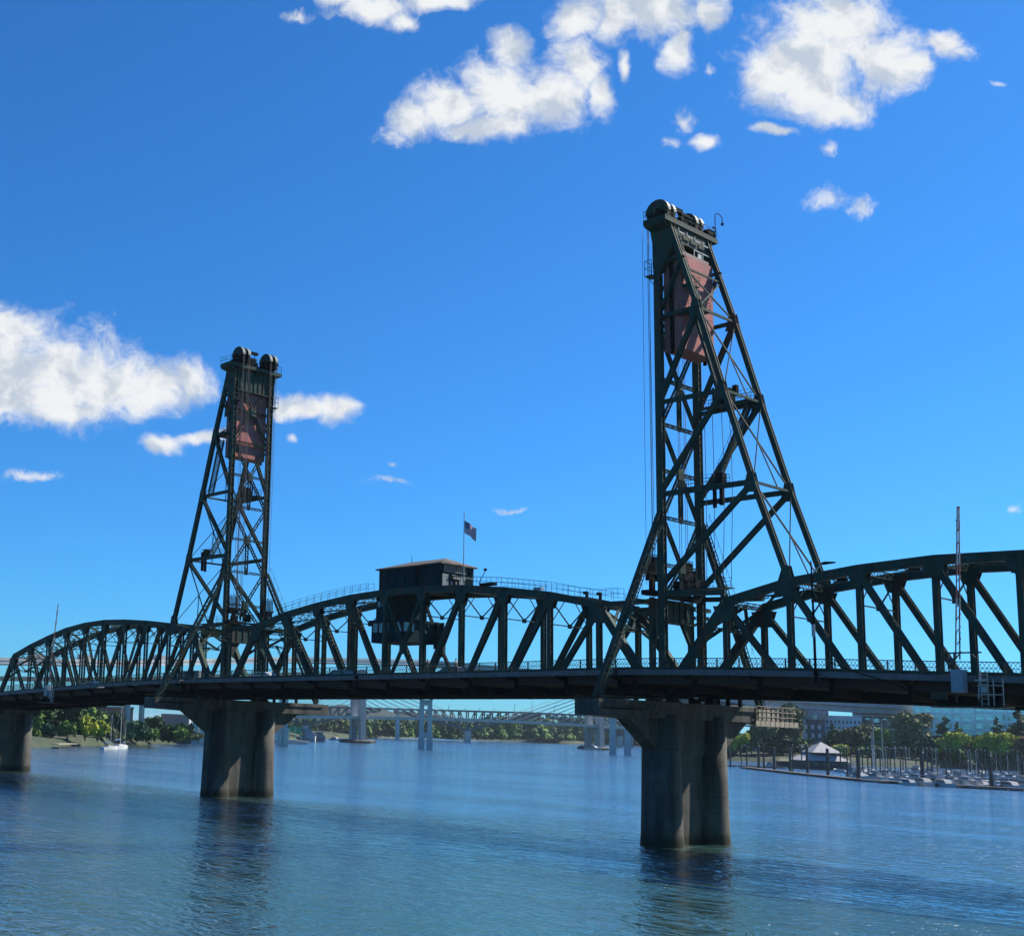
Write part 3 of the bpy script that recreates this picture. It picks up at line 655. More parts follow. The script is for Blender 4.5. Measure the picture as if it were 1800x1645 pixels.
fr=t.nodes.new('ShaderNodeVectorMath'); fr.operation='FRACTION'; t.links.new(vo.outputs[0],fr.inputs[0]); ds=t.nodes.new('ShaderNodeVectorMath'); ds.operation='DISTANCE'; ds.inputs[1].default_value=(.5,.5,0); t.links.new(fr.outputs[0],ds.inputs[0])
m2=t.nodes.new('ShaderNodeMix'); m2.data_type='RGBA'; t.links.new(tm('LESS_THAN',ds.outputs[1],.24),m2.inputs[0]); m2.inputs[6].default_value=(.02,.03,.13,1); m2.inputs[7].default_value=(.8,.8,.8,1)
m3=t.nodes.new('ShaderNodeMix'); m3.data_type='RGBA'; t.links.new(can,m3.inputs[0]); t.links.new(m1.outputs[2],m3.inputs[6]); t.links.new(m2.outputs[2],m3.inputs[7]); t.links.new(m3.outputs[2],bs.inputs['Base Color'])
nu,nv=22,14; vs=[];uvs=[]; hx=Vector((.62,.78,0))
for j in range(nv+1):
    for i in range(nu+1):
        a,c=i/nu,j/nv
        vs.append((Vector((fx,fy,ft-.75-(1-c)*1.6))+hx*(a*1.5+.07)+Vector((-.75,.6,0))*(.16*math.sin(a*9+c*1.5)*a)+Vector((0,0,-1.15*a**1.1-.05*math.sin(a*11)))))
        uvs.append((a,c))
fs=[(j*(nu+1)+i,j*(nu+1)+i+1,(j+1)*(nu+1)+i+1,(j+1)*(nu+1)+i) for j in range(nv) for i in range(nu)]
b=MB(); b.add(vs,fs); o=b.obj('flag',fm,T,smooth=True); ul=o.data.uv_layers.new(name='UVMap')
for lp in o.data.loops: ul.data[lp.index].uv=uvs[lp.vertex_index]
# ---------------------------------------------------------------- river, banks
def hz(x): return 1258+x*60/1800.
def zat(x,y,rad): return far(x,y,rad).z
wm=bpy.data.materials.new('river_water'); wm.use_nodes=True; t=wm.node_tree; b_=t.nodes['Principled BSDF']
b_.inputs['Roughness'].default_value=.07; b_.inputs['IOR'].default_value=1.8
tcn=t.nodes.new('ShaderNodeTexCoord')
def wnode(sc_,rz,det=3,rough=.5,dist=0.):
    mp=t.nodes.new('ShaderNodeMapping'); mp.inputs['Scale'].default_value=(sc_[0],sc_[1],1); mp.inputs['Rotation'].default_value=(0,0,rz); t.links.new(tcn.outputs['Object'],mp.inputs[0])
    n=t.nodes.new('ShaderNodeTexNoise'); n.inputs['Scale'].default_value=1; n.inputs['Detail'].default_value=det; n.inputs['Roughness'].default_value=rough; n.inputs['Distortion'].default_value=dist; t.links.new(mp.outputs[0],n.inputs['Vector']); return n.outputs[0]
def wmath(op,a,c=0.,clamp=False):
    q=t.nodes.new('ShaderNodeMath'); q.operation=op; q.use_clamp=clamp
    for i,v_ in enumerate((a,c)):
        if hasattr(v_,'is_output'): t.links.new(v_,q.inputs[i])
        else: q.inputs[i].default_value=v_
    return q.outputs[0]
def wmr(v_,a,b,c,d):
    n=t.nodes.new('ShaderNodeMapRange'); n.interpolation_type='SMOOTHSTEP'; t.links.new(v_,n.inputs[0])
    for i,x in enumerate((a,b,c,d)): n.inputs[i+1].default_value=x
    return n.outputs[0]
wr=-.75
gust=wmr(wnode((.012,.035),wr,4,.6),.38,.62,.45,1.25)
hgt=wmath('ADD',wmath('MULTIPLY',wnode((.16,.20),wr,2,.5),1.0),wmath('ADD',wmath('MULTIPLY',wnode((.62,.85),wr+.12,3,.55,.6),.62),wmath('MULTIPLY',wnode((2.2,2.8),wr-.12,3,.65,.5),.26)))
rdg=wmath('SUBTRACT',1.0,wmath('ABSOLUTE',wmath('SUBTRACT',wmath('MULTIPLY',wnode((.34,.75),wr+.2,3,.5,.8),2.0),1.0)))
hgt=wmath('MULTIPLY',wmath('ADD',wmath('MULTIPLY',hgt,.42),wmath('MULTIPLY',wmath('POWER',rdg,3.0),.24)),gust)
bp=t.nodes.new('ShaderNodeBump'); bp.inputs['Strength'].default_value=1; bp.inputs['Distance'].default_value=1.0; t.links.new(hgt,bp.inputs['Height']); silt=wmr(wnode((.02,.03),wr+.3,4,.6),.35,.68,0,1)
mx=t.nodes.new('ShaderNodeMix'); mx.data_type='RGBA'; t.links.new(silt,mx.inputs[0]); mx.inputs[6].default_value=(.036,.092,.098,1); mx.inputs[7].default_value=(.030,.104,.084,1); 
t.nodes.remove(b_); ou_=t.nodes['Material Output']; gl=t.nodes.new('ShaderNodeBsdfGlossy'); gl.inputs['Roughness'].default_value=.10; gl.inputs['Color'].default_value=(1,1,.94,1); t.links.new(bp.outputs[0],gl.inputs['Normal'])
df=t.nodes.new('ShaderNodeBsdfDiffuse'); t.links.new(mx.outputs[2],df.inputs['Color'])
fa=t.nodes.new('ShaderNodeFresnel'); fa.inputs[0].default_value=1.40; fb=t.nodes.new('ShaderNodeFresnel'); fb.inputs[0].default_value=1.40; t.links.new(bp.outputs[0],fb.inputs['Normal'])
fac=wmath('ADD',wmath('MULTIPLY',fa.outputs[0],.95),wmath('MULTIPLY',fb.outputs[0],.85),True)
ms=t.nodes.new('ShaderNodeMixShader'); t.links.new(fac,ms.inputs[0]); t.links.new(df.outputs[0],ms.inputs[1]); t.links.new(gl.outputs[0],ms.inputs[2]); t.links.new(ms.outputs[0],ou_.inputs[0])
w=MB(); Rw=14000; w.add([(-Rw,-Rw,0),(Rw,-Rw,0),(Rw,Rw,0),(-Rw,Rw,0)],[(0,1,2,3)]); w.obj('water',wm,kind='structure')
SAND=mat('shore_sand',(.17,.15,.12),.95,var=.35,scale=.3)
SOIL=mat('bank_soil',(.026,.040,.016),.95,var=.35,scale=.15,col2=(.055,.055,.035),amt2=.3,sc2=.06)
shore=[(-1400,1275),(-700,1292),(-250,1308),(-60,1318),(40,1315),(100,1312),(200,1309),(280,1307),(345,1307.5),(430,1306.5),(480,1305.5),(530,1301.5),(600,1297),(700,1296.8),(770,1297.5),(800,1300),(850,1301.3),(900,1303),(960,1305.2),(1000,1307),(1060,1307.8),(1120,1309.5),(1165,1312),(1205,1325),(1250,1334),(1290,1336),(1350,1338),(1500,1345),(1700,1351),(1800,1353.5),(2100,1361),(2600,1372),(3600,1392)]
P_=[gnd(x,y) for x,y in shore]
# resample for a ragged waterline
pts=[]
for a,c in zip(P_,P_[1:]):
    n=max(1,int((c-a).length/22))
    for i in range(n): pts.append(a.lerp(c,i/n)+Vector((rnd.uniform(-2,2),rnd.uniform(-2,2),0)))
pts.append(P_[-1])
rows=[(-6,-1.2),(0,-.05),(3,1.0),(11,2.6),(40,4.0),(150,5.5),(900,7.5),(9000,8.5)]
b=MB(); n=len(pts)
for off,z in rows:
    for p in pts:
        d=(p-CC); d.z=0; L_=d.length; d/=L_; q=Vector((CC.x,CC.y,0))+d*(L_+off+(rnd.uniform(-1,1) if 0<off<20 else 0)); b.v.append((q.x,q.y,z+(rnd.uniform(-.25,.35) if 0<off<200 else 0)))
for j in range(len(rows)-1):
    for i in range(n-1): b.f.append((j*n+i+1,j*n+i,(j+1)*n+i,(j+1)*n+i+1)); b.m.append(1 if j<1 else 0)
b.obj('ground',[SOIL,SAND],kind='structure',smooth=True)
# wooded hill far upstream
HILLM=mat('hill_woods',(.014,.028,.018),.95,var=.5,scale=.02)
b=MB(); xs=list(range(430,1240,6)); rr=random.Random(5)
def hy(x):
    y=1262
    for c,wd,hh in((610,60,24),(585,30,10),(720,55,14),(660,30,9),(780,70,8),(1090,60,6),(1180,60,8),(480,50,12)): y-=hh*math.exp(-((x-c)/wd)**2)
    return y
for off,fz in((2050,0),(2100,.55),(2180,.9),(2400,1.0),(3200,.8)):
    for x in xs:
        zt_=zat(x,hy(x)+8,2400); p=far(x,1290,off); b.v.append((p.x,p.y,4+(zt_-4)*fz+rr.uniform(-3,3)*(fz>0)))
n=len(xs)
for j in range(4):
    for i in range(n-1): b.f.append((j*n+i+1,j*n+i,(j+1)*n+i,(j+1)*n+i+1)); b.m.append(0)
b.obj('hills',HILLM,kind='structure',smooth=True)
# ---------------------------------------------------------------- trees
def folmat(name,col,c2,var=.35):
    m=mat(name,col,.85,var=var,scale=1.3,col2=c2,amt2=.55,sc2=.6,spec=.15,rand=.16)
    b=m.node_tree.nodes['Principled BSDF']; b.inputs['Transmission Weight'].default_value=0
    return m
FD=folmat('foliage_dark',(.035,.068,.028),(.065,.10,.035)); FMi=folmat('foliage_mid',(.09,.16,.04),(.15,.21,.05)); FY=folmat('foliage_yellow',(.34,.40,.05),(.46,.42,.08))
FR=folmat('foliage_russet',(.17,.10,.05),(.24,.17,.07)); FO=folmat('foliage_olive',(.13,.145,.07),(.19,.19,.09)); FB=folmat('foliage_blue_green',(.035,.085,.05),(.055,.12,.06))
BARK=mat('bark',(.10,.08,.06),.9,var=.3,scale=4.)
def leafquad(b,c,s,r_):
    a=Vector((r_.gauss(0,1),r_.gauss(0,1),r_.gauss(0,1))).normalized(); u_=a.orthogonal().normalized()*s*r_.uniform(.7,1.3); v_=a.cross(u_).normalized()*s*r_.uniform(.5,1.1)
    b.add([c-u_-v_*.6,c+u_*.9-v_,c+u_+v_*.7,c-u_*.8+v_],[(0,1,2,3)])
def icos(b,c,rx,rz,r_,n=7,k=5):
    vs=[];
    for j in range(1,k):
        ph=math.pi*j/k
        for i in range(n): a=2*math.pi*i/n+j; q=r_.uniform(.85,1.1); vs.append((c[0]+rx*q*math.sin(ph)*math.cos(a),c[1]+rx*q*math.sin(ph)*math.sin(a),c[2]+rz*q*math.cos(ph)))
    fs=[(j*n+i,(j+1)*n+i,(j+1)*n+(i+1)%n,j*n+(i+1)%n) for j in range(k-2) for i in range(n)]
    vs+=[(c[0],c[1],c[2]+rz),(c[0],c[1],c[2]-rz)]; t0=len(vs)-2; fs+=[(t0,i,(i+1)%n) for i in range(n)]+[(t0+1,(k-2)*n+(i+1)%n,(k-2)*n+i) for i in range(n)]
    b.add(vs,fs)
def treeproto(kind,seed,N_=900):
    r_=random.Random(seed); T=thing('tree','x','tree'); b=MB(); tr=MB()
    if kind=='broad':
        lob=[(0,0,.62,.26,.25)]
        for i in range(9):
            a=r_.uniform(0,6.28); d=r_.uniform(.12,.27); z=r_.uniform(.36,.85); lob.append((d*math.cos(a),d*math.sin(a),z,r_.uniform(.11,.19),r_.uniform(.10,.17)))
        tr.tube((0,0,0),(0,0,.5),.028,7,.018)
        for l in lob[1:7]: tr.tube((0,0,.25+.1*r_.random()),(l[0]*.8,l[1]*.8,l[2]),.014,5,.004)
        lw=.034
    elif kind=='conifer':
        lob=[]
        for i in range(14):
            z=.12+.83*i/13; rr_=.21*(1-i/13.5)**.8+.012; m_=max(1,int(4*(1-i/14)))
            for q in range(m_): a=r_.uniform(0,6.28); lob.append((rr_*.5*math.cos(a),rr_*.5*math.sin(a),z,rr_*.75,.055))
        tr.tube((0,0,0),(0,0,.95),.022,7,.004); lw=.026
    elif kind=='bush':
        lob=[]
        for i in range(9): a=r_.uniform(0,6.28); d=r_.uniform(0,.55); lob.append((d*math.cos(a),d*math.sin(a),r_.uniform(.28,.68),r_.uniform(.25,.36),r_.uniform(.22,.32)))
        for i in range(5): a=r_.uniform(0,6.28); tr.tube((0,0,0),(.3*math.cos(a),.3*math.sin(a),.5),.03,5,.01)
        lw=.07
    for l in lob: icos(b,l[:3],l[3]*.68,l[4]*.68,r_,6,4)
    tot=sum(l[3]**1.6 for l in lob)
    for l in lob:
        for i in range(int(N_*l[3]**1.6/tot)+6):
            d=Vector((r_.gauss(0,1),r_.gauss(0,1),r_.gauss(0,1))).normalized()*r_.uniform(.7,1.12)
            leafquad(b,Vector((l[0]+d.x*l[3],l[1]+d.y*l[3],l[2]+d.z*l[4])),lw,r_)
    T['label']='x'; tr.obj('trunk',BARK,T); b.obj('crown',FMi,T); return T
PRT={k:[treeproto(k,s) for s in ss] for k,ss in (('broad',(1,2,3)),('conifer',(4,5)),('bush',(6,7)))}
TRE={id(o):tree_of(o) for v in PRT.values() for o in v}
used=set()
def plant(kind,x,ytop,rad,zb,wd,fm,label,cat='tree',group=None,name=None,i=0):
    """crown top on the sight line (x,ytop) at range rad, standing on height zb, wd = width in photo pixels"""
    p=far(x,1290,rad); h=max(1.5,(zat(x,ytop,rad)-zb)*1.22); k=rad/CF; W_=wd*k*1.45
    src=PRT[kind][i%len(PRT[kind])]
    cw={'broad':.78,'conifer':.42,'bush':1.7}[kind]
    kk=(W_/cw,W_/cw,h/(1.0 if kind!='bush' else .95))
    if id(src) not in used: used.add(id(src)); o=src; o.location=(p.x,p.y,zb); o.rotation_euler=(0,0,rnd.uniform(0,6)); o.scale=kk
    else: o=dup(src,(p.x,p.y,zb),rnd.uniform(0,6),kk,tree=TRE[id(src)])
    o.name=name or {'broad':'broadleaf_tree','conifer':'conifer_tree','bush':'bush'}[kind]; o['label']=label; o['category']=cat
    if group: o['group']=group
    for c in kids(o):
        if c.name.startswith('crown'):
            if c.data.materials: c.material_slots[0].link='OBJECT'; c.material_slots[0].material=fm
    return o
# left bank: named one by one
GL='trees and bushes on the left bank'
LB=[('broad',50,1246,505,3,34,FMi,'mid green tree beside the pier at the left edge'),('broad',76,1240,515,3,42,FD,'dark green tree, second from the left edge pier'),('broad',104,1236,525,3,46,FMi,'tall mid green tree, third from the left edge pier'),
('broad',132,1238,520,3,40,FD,'dark rounded tree left of the pale lamp post column'),('bush',60,1282,492,2,30,FMi,'green bush at the waterline beneath the left edge trees'),('bush',90,1276,494,2,30,FB,'bluish green bush at the foot of the second left tree'),
('bush',118,1272,498,2,28,FMi,'bushy mid green shrub above the pale log on the shore'),('bush',150,1264,500,2,26,FY,'yellow green willow bush left of the moored sailboats'),('bush',172,1272,505,2,34,FY,'wide yellow green bush behind the sailboat bows'),
('bush',196,1284,508,2,34,FO,'low olive bush just above the sailboat hulls'),('broad',166,1249,560,4,36,FD,'dark green tree in front of the brown warehouse'),('bush',228,1272,520,2,34,FB,'blue green rounded bush right of the sailboat masts'),('bush',252,1278,530,2,30,FB,'blue green bush below the pale round highway column'),
('bush',272,1284,535,2,24,FMi,'small mid green bush at the end of the left shrubbery'),('broad',266,1262,560,3,28,FD,'dark tree between the highway columns and the white fins'),('bush',318,1284,575,2,34,FMi,'mid green bush left of the farther lift tower pier'),('bush',345,1290,590,2,26,FO,'olive bush right beside the farther lift tower pier'),('bush',210,1260,540,3,30,FD,'dark shrub under the orange wall panel')]
for i,a in enumerate(LB): plant(*a[:7],a[7],cat='bush' if a[0]=='bush' else 'tree',group=GL,i=i)
GR='trees along the marina bank'
RB=[('broad',1320,1288,745,3,22,FMi,'mid green tree between the two highway columns'),('broad',1342,1262,750,3,34,FO,'tall olive tree just right of the sunlit pier platform'),('conifer',1374,1255,755,3,40,FD,'tallest dark tree left of the pavilion'),('broad',1396,1248,762,3,30,FO,'tall olive tree between the dark tree and pavilion'),
('broad',1300,1292,740,3,26,FY,'yellow green tree low behind the tower pier'),('conifer',1464,1282,760,3,26,FD,'small dark pointed tree above the pavilion roof'),('broad',1492,1285,765,3,34,FO,'rounded olive tree right of the pavilion roof'),('broad',1515,1276,770,3,36,FO,'larger olive tree by the white mast pole'),
('broad',1554,1285,765,3,26,FMi,'mid green tree left of the green glass building'),('broad',1606,1262,775,3,48,FO,'wide olive tree in front of the glass apartments'),('bush',1600,1306,762,3,40,FD,'round dark bush under the wide olive tree'),('bush',1632,1302,760,3,40,FB,'dark blue green bush left of the yellow tree'),
('conifer',1663,1272,775,3,34,FB,'dark pointed conifer in front of the glass apartments'),('conifer',1684,1282,772,3,26,FB,'shorter dark conifer beside the pointed one'),('broad',1656,1300,760,3,26,FY,'small golden tree, leftmost of the bright trees'),('broad',1682,1293,760,3,32,FY,'bright lime green tree behind the marina'),
('broad',1710,1310,758,3,20,FR,'small reddish tree right of the lime one'),('broad',1728,1296,760,3,28,FY,'yellow green tree in the middle of the right bank'),('broad',1757,1294,762,3,38,FY,'golden green tree left of the round dark bush'),('conifer',1754,1275,780,3,28,FB,'dark conifer behind the golden green tree'),
('bush',1774,1314,757,3,20,FB,'small round dark bush at far right'),('broad',1794,1300,760,3,30,FR,'russet tree at the right edge of the picture'),('conifer',1790,1262,785,3,44,FD,'big dark conifer at the right edge'),('bush',1470,1312,748,2.5,34,FY,'low yellowish bush right of the pavilion'),('bush',1530,1314,750,2.5,40,FMi,'low green bush behind the moored boats'),('bush',1690,1318,752,2.5,50,FMi,'low green hedge bush below the lime tree'),('bush',1280,1318,735,2.5,24,FO,'olive bush next to the tower pier'),('bush',1420,1312,748,2.5,34,FO,'low olive bush left of the pavilion')]
for i,a in enumerate(RB): plant(*a[:7],a[7],cat='bush' if a[0]=='bush' else 'tree',group=GR,i=i)
# far woods upstream: reads as one mass
def woods(name,specs,fms,seed,label):
    r_=random.Random(seed); b=MB()
    for (x0,x1,y0,y1,ra,rb,cnt,q) in specs:
        for i in range(cnt):
            x=r_.uniform(x0,x1); t_=(x-x0)/(x1-x0); rad=ra+(rb-ra)*t_+r_.uniform(0,110); k=rad/CF
            p=far(x,1290,rad); h=max(5,(zat(x,y0+(y1-y0)*t_,rad)-2)*r_.uniform(.85,1.28)); wv=h*r_.uniform(.22,.4)
            mi=r_.choice(q)
            o0=len(b.f)
            for L in range(4):
                c=(p.x+r_.uniform(-.5,.5)*wv,p.y+r_.uniform(-.5,.5)*wv,2+h*(.25+.2*L)); rx=wv*(.95-.18*L); icos(b,c,rx*.8,h*.16,r_,6,4)
                for j in range(13): d=Vector((r_.gauss(0,1),r_.gauss(0,1),r_.gauss(0,1))).normalized(); leafquad(b,Vector(c)+Vector((d.x*rx,d.y*rx,d.z*h*.2)),1.25,r_)
            for j in range(o0,len(b.f)): b.m[j]=mi
    b.obj(name,fms,kind='stuff',label=label)
woods('far_woods',[(505,770,1268,1268,1275,1300,120,(0,1,1,2)),(765,850,1274,1270,1300,1370,40,(0,0,1)),(840,950,1268,1262,1385,1460,75,(0,0,0,1)),(945,1140,1270,1266,1500,1680,120,(0,1,2,1)),(1100,1180,1262,1258,1600,1500,40,(0,1))],[FD,FMi,FO],3,'mixed green woods along the far shore under the white bridge')
woods('bank_thicket',[(42,160,1248,1246,512,545,60,(0,1,1)),(160,205,1268,1272,520,545,14,(0,1)),(205,350,1274,1280,545,590,44,(0,1)),(1240,1420,1296,1296,770,790,46,(0,1,2)),(1420,1830,1300,1300,790,800,90,(0,1,2,0)),(1262,1480,1322,1324,738,752,46,(0,1,0)),(1480,1830,1325,1331,760,772,80,(0,0,1))],[FD,FMi,FO],9,'thick undergrowth along both banks behind the nearer trees')
# ---------------------------------------------------------------- upstream bridges
BRC=mat('far_concrete',(.50,.51,.52),.8,var=.12,scale=.2); BRT=mat('far_tower_concrete',(.30,.31,.32),.8,var=.12,scale=.2); BRF=mat('wet_concrete',(.05,.055,.055),.8,var=.2,scale=.4); BRD=mat('far_steel',(.05,.09,.09),.6,var=.2,scale=.2); BRL=mat('pale_concrete',(.50,.48,.44),.8,var=.1,scale=.2)
def Q(x,rad,z=0.): p=far(x,1290,rad); return Vector((p.x,p.y,z))
T=thing('highway_bridge','two-level grey highway bridge crossing behind the lift bridge','bridge',Q(748,701))
path=[(-420,520,32,25.5),(-60,562,34.5,27.5),(100,577,36,29),(200,592,37.2,30.2),(350,622,41,34),(498,652,45,38),(748,701,48,41),(1077,757,44,37),(1308,803,37,31),(1500,850,35.5,29),(1700,885,34,28),(2100,930,27,23)]
b=MB(); lo=MB(); pa=MB()
for (a,c) in zip(path,path[1:]):
    pu,qu=Q(a[0],a[1],a[2]),Q(c[0],c[1],c[2]); pl,ql=Q(a[0],a[1],a[3]),Q(c[0],c[1],c[3]); sd_=(qu-pu).cross(ZV).normalized()
    b.bar(pu-ZV*1.0,qu-ZV*1.0,16,1.6,sd_)
    if a[0]<1308: lo.bar(pl-ZV*1.0,ql-ZV*1.0,16,1.8,sd_)
    if a[0]>=1077: b.bar(pu-ZV*3.4,qu-ZV*3.4,11,3.6,sd_)
    for s2 in(-1,1): pa.bar(pu+ZV*.35+sd_*8*s2,qu+ZV*.35+sd_*8*s2,.3,1.3,sd_)
b.obj('upper_deck',BRC,T); lo.obj('lower_deck',BRD,T); pa.obj('parapet',BRL,T)
def hw_pier(x,y0,rad,dx,wcol,zfoot,wf,ztop,link=True,tag_=''):
    c=Q(x,rad); rt=(Q(x+10,rad)-c).normalized(); k=rad/CF; b=MB()
    for s2 in(-1,1):
        q=c+rt*(s2*dx*k/2); b.bar(q+ZV*-2,q+ZV*zfoot,wf*k,wf*k,rt); b.bar(q+ZV*zfoot,q+ZV*ztop,wcol*k,wcol*k,rt)
    if link: b.bar(c-rt*dx*k/2+ZV*(zfoot+.6),c+rt*dx*k/2+ZV*(zfoot+.6),2.4,1.8,ZV)
    b.bar(c-rt*(dx*k/2+wcol*k/2)+ZV*(ztop-1.2),c+rt*(dx*k/2+wcol*k/2)+ZV*(ztop-1.2),3,2.4,ZV)
    b.obj('support_pier',BRC,T)
hw_pier(748,1317,701,14,8,7.6,11,27); hw_pier(497,1312,652,9,7,9.5,11,37); hw_pier(1090,1327,757,24,10,8.5,11.5,36,False); hw_pier(1310,1333,803,27,11,8.5,12,30); hw_pier(349,1308,622,13,9,10,11,33)
for x,rad,zt_ in((222,600,30),(247,604,31),(1412,822,28),(1448,838,28),(1528,858,26),(1560,864,26),(1395,818,28),(60,574,28),(145,585,29)):
    b=MB(); c=Q(x,rad); b.lathe((c.x,c.y,1),[(1.5,0),(1.3,zt_-3.5),(2.4,zt_-.8)],10); b.obj('column',BRL,T)
# haunched steel truss over the main pier
dr=(Q(1077,757)-Q(498,652)); dr.z=0; dr.normalize(); c0=Q(748,701); b=MB()
for side in(-6,6):
    off=dr.cross(ZV)*side; prev=None
    for i in range(-8,9):
        u_=i*7.0; z=27.5+10.5*min(1,abs(u_)/49)**.75; p=c0+off+dr*u_+ZV*z; tp=c0+off+dr*u_+ZV*39
        b.bar(p,tp,.5,.5,dr)
        if prev: b.bar(prev[0],p,.8,.8,ZV); b.bar(prev[0] if i>0 else p,tp if i>0 else prev[1],.45,.45,ZV)
        prev=(p,tp)
b.obj('haunch_truss',BRD,T)
# traffic on the highway
def vehicle(name,label,body,loc,rz,kind='car',group=None,sc_=1.):
    T=thing(name,label,{'car':'car','truck':'truck','bus':'bus'}[kind],(0,0,0),group); b=MB()
    if kind=='car':
        prof=[(-2.2,.35),(2.2,.35),(2.25,.75),(1.3,.95),(.6,1.42),(-1.1,1.45),(-1.9,1.0),(-2.25,.9)]
        b.poly([(x,-.88,z) for x,z in prof],(0,1.76,0)); bd=b.obj('body',body,T)
        g=MB(); g.poly([(x,-.9,z) for x,z in((1.15,.97),(.55,1.36),(-1.05,1.38),(-1.7,1.0))],(0,1.8,0)); g.obj('side_window',GLASS,bd)
        wl=((-1.35,.36),(1.35,.36))
    else:
        b.box((-.8,0,2.0),(6.2,2.4,2.7)); b.obj('cargo_box',WHITE,T); c=MB(); c.poly([(2.4,-1.15,.6),(4.1,-1.15,.6),(4.1,-1.15,1.6),(3.6,-1.15,2.5),(2.4,-1.15,2.5)],(0,2.3,0)); c.box((.2,0,.55),(7.5,1.0,.25)); c.obj('cab',body,T)
        wl=((-2.6,.48),(3.1,.48))
    for x,r_ in wl:
        for y in(-.85,.85):
            q=MB(); q.tube((x,y-.11,r_),(x,y+.11,r_),r_,12); q.obj('wheel',BLACKP,T)
    T.location=loc; T.rotation_euler=(0,0,rz); return T
CG=mat('car_grey',(.09,.10,.12),.3,var=.05); CW=mat('car_white',(.7,.7,.7),.3,var=.05); CB=mat('car_blue',(.05,.09,.2),.3,var=.05)
def onpath(x,off):
    for a,c in zip(path,path[1:]):
        if a[0]<=x<=c[0]:
            t_=(x-a[0])/(c[0]-a[0]); pu,qu=Q(a[0],a[1],a[2]),Q(c[0],c[1],c[2]); sd_=(qu-pu).cross(ZV).normalized(); p=pu.lerp(qu,t_)+sd_*off; d=qu-pu; return p-ZV*.2,math.atan2(d.y,d.x)
for i,(x,kd,m_,lb) in enumerate(((32,'car',CG,'dark grey car on the highway deck near the left edge'),(46,'truck',CW,'white box truck on the highway deck near the left edge'),(132,'truck',CW,'white box truck above the bushes on the highway deck'),(180,'car',CW,'white car on the highway deck left of the far tower'),(232,'car',CB,'blue car on the highway deck behind the truss'),(262,'truck',CG,'grey truck on the highway deck just left of the tower'))):
    p,rz=onpath(x,5.5); vehicle('highway_'+kd,lb,m_,p,rz,kd,'traffic on the highway bridge')
# cable-stayed bridge
T=thing('cable_stayed_bridge','white cable-stayed bridge with two towers crossing the river in the distance','bridge',Q(628,905))
A=gnd(628,1305); B_=gnd(1045,1317); dr=(B_-A).normalized(); Ls=(B_-A).length; nrm=dr.cross(ZV)
def dz_(s): return 17.6+1.2*math.sin(math.pi*min(1,max(0,s/Ls)))-(.018*max(0,-s)+.018*max(0,s-Ls))
b=MB(); e=MB(); ss=[-110+i*(Ls+250)/34 for i in range(35)]
for s0,s1 in zip(ss,ss[1:]):
    b.bar(A+dr*s0+ZV*dz_(s0),A+dr*s1+ZV*dz_(s1),13,1.3,nrm); e.bar(A+dr*s0+nrm*6.8+ZV*(dz_(s0)+.9),A+dr*s1+nrm*6.8+ZV*(dz_(s1)+.9),.2,1.0,nrm); e.bar(A+dr*s0-nrm*6.8+ZV*(dz_(s0)+.9),A+dr*s1-nrm*6.8+ZV*(dz_(s1)+.9),.2,1.0,nrm)
b.obj('deck',BRC,T); e.obj('deck_railing',BRL,T)
for s0 in(0,Ls):
    c=A+dr*s0; b=MB()
    for s2 in(-1,1):
        b.bar(c+nrm*s2*8.5+ZV*0,c+nrm*s2*6.0+ZV*52,4.2,4.6,dr); 
    b.bar(c+nrm*-8.2+ZV*14.5,c+nrm*8.2+ZV*14.5,3.6,3.0,ZV); b.bar(c+nrm*-7+ZV*42,c+nrm*7+ZV*42,3,3,ZV); b.obj('tower',BRT,T)
    b=MB(); b.lathe((c.x,c.y,-1),[(13,0),(13.5,2.4),(12,3.4)],14); b.obj('tower_footing',BRF,T)
    for i in range(10):
        for sg in(-1,1):
            s1=s0+sg*(11+i*9.6)
            if s0==0 and sg>0 or s0>0 and sg<0:
                if i>8: continue
            b=MB(); h_=27+i*2.6
            for s2 in(-1,1): b.tube(c+nrm*s2*6.2+ZV*h_,A+dr*s1+nrm*s2*6.6+ZV*dz_(s1),.17,5,caps=False)
            b.obj('stay_cable',WHITE,T)
for s0 in(-62,Ls+75):
    b=MB(); c=A+dr*s0; 
    for s2 in(-1,1): b.bar(c+nrm*s2*4+ZV*-1,c+nrm*s2*4+ZV*(dz_(s0)-.5),2.4,2.4,dr)
    b.obj('approach_pier',BRC,T)
# dark arched-truss bridge further upstream
T=thing('arched_truss_bridge','dark steel deck-arch bridge behind the white cable-stayed bridge','bridge',Q(821,1199))
c1=gnd(821,1304.5); c2=gnd(698,1300.5); dr=(c1-c2).normalized(); sp=(c1-c2).length; nrm=dr.cross(ZV); RD=30.5
b=MB(); b.bar(c1-dr*420+ZV*(RD-3),c1+dr*60+ZV*RD,11,1.6,nrm); b.bar(c1+dr*60+ZV*RD,c1+dr*520+ZV*(RD-5),11,1.6,nrm); b.obj('deck',BRD,T)
for cc in(c1,c1-dr*sp*2.3,c1+dr*sp*2.2):
    b=MB()
    for side in(-4,4):
        prev=None
        for i in range(-9,10):
            u_=i*8.; z=11+16.5*(abs(u_)/72)**.8; p=cc+nrm*side+dr*u_+ZV*z; tp=cc+nrm*side+dr*u_+ZV*(RD-.8-.003*abs(u_)); b.bar(p,tp,1.0,1.0,nrm)
            if prev: b.bar(prev[0],p,2.2,2.0,nrm); b.bar(prev[0] if i>0 else p,tp if i>0 else prev[1],.8,.8,nrm)
            prev=(p,tp)
    b.obj('arch_truss',BRD,T)
    b=MB()
    for side in(-4,4): b.bar(cc+nrm*side-ZV,cc+nrm*side+ZV*11,4.5,4.5,nrm)
    b.obj('pier',BRL,T)
b=MB()
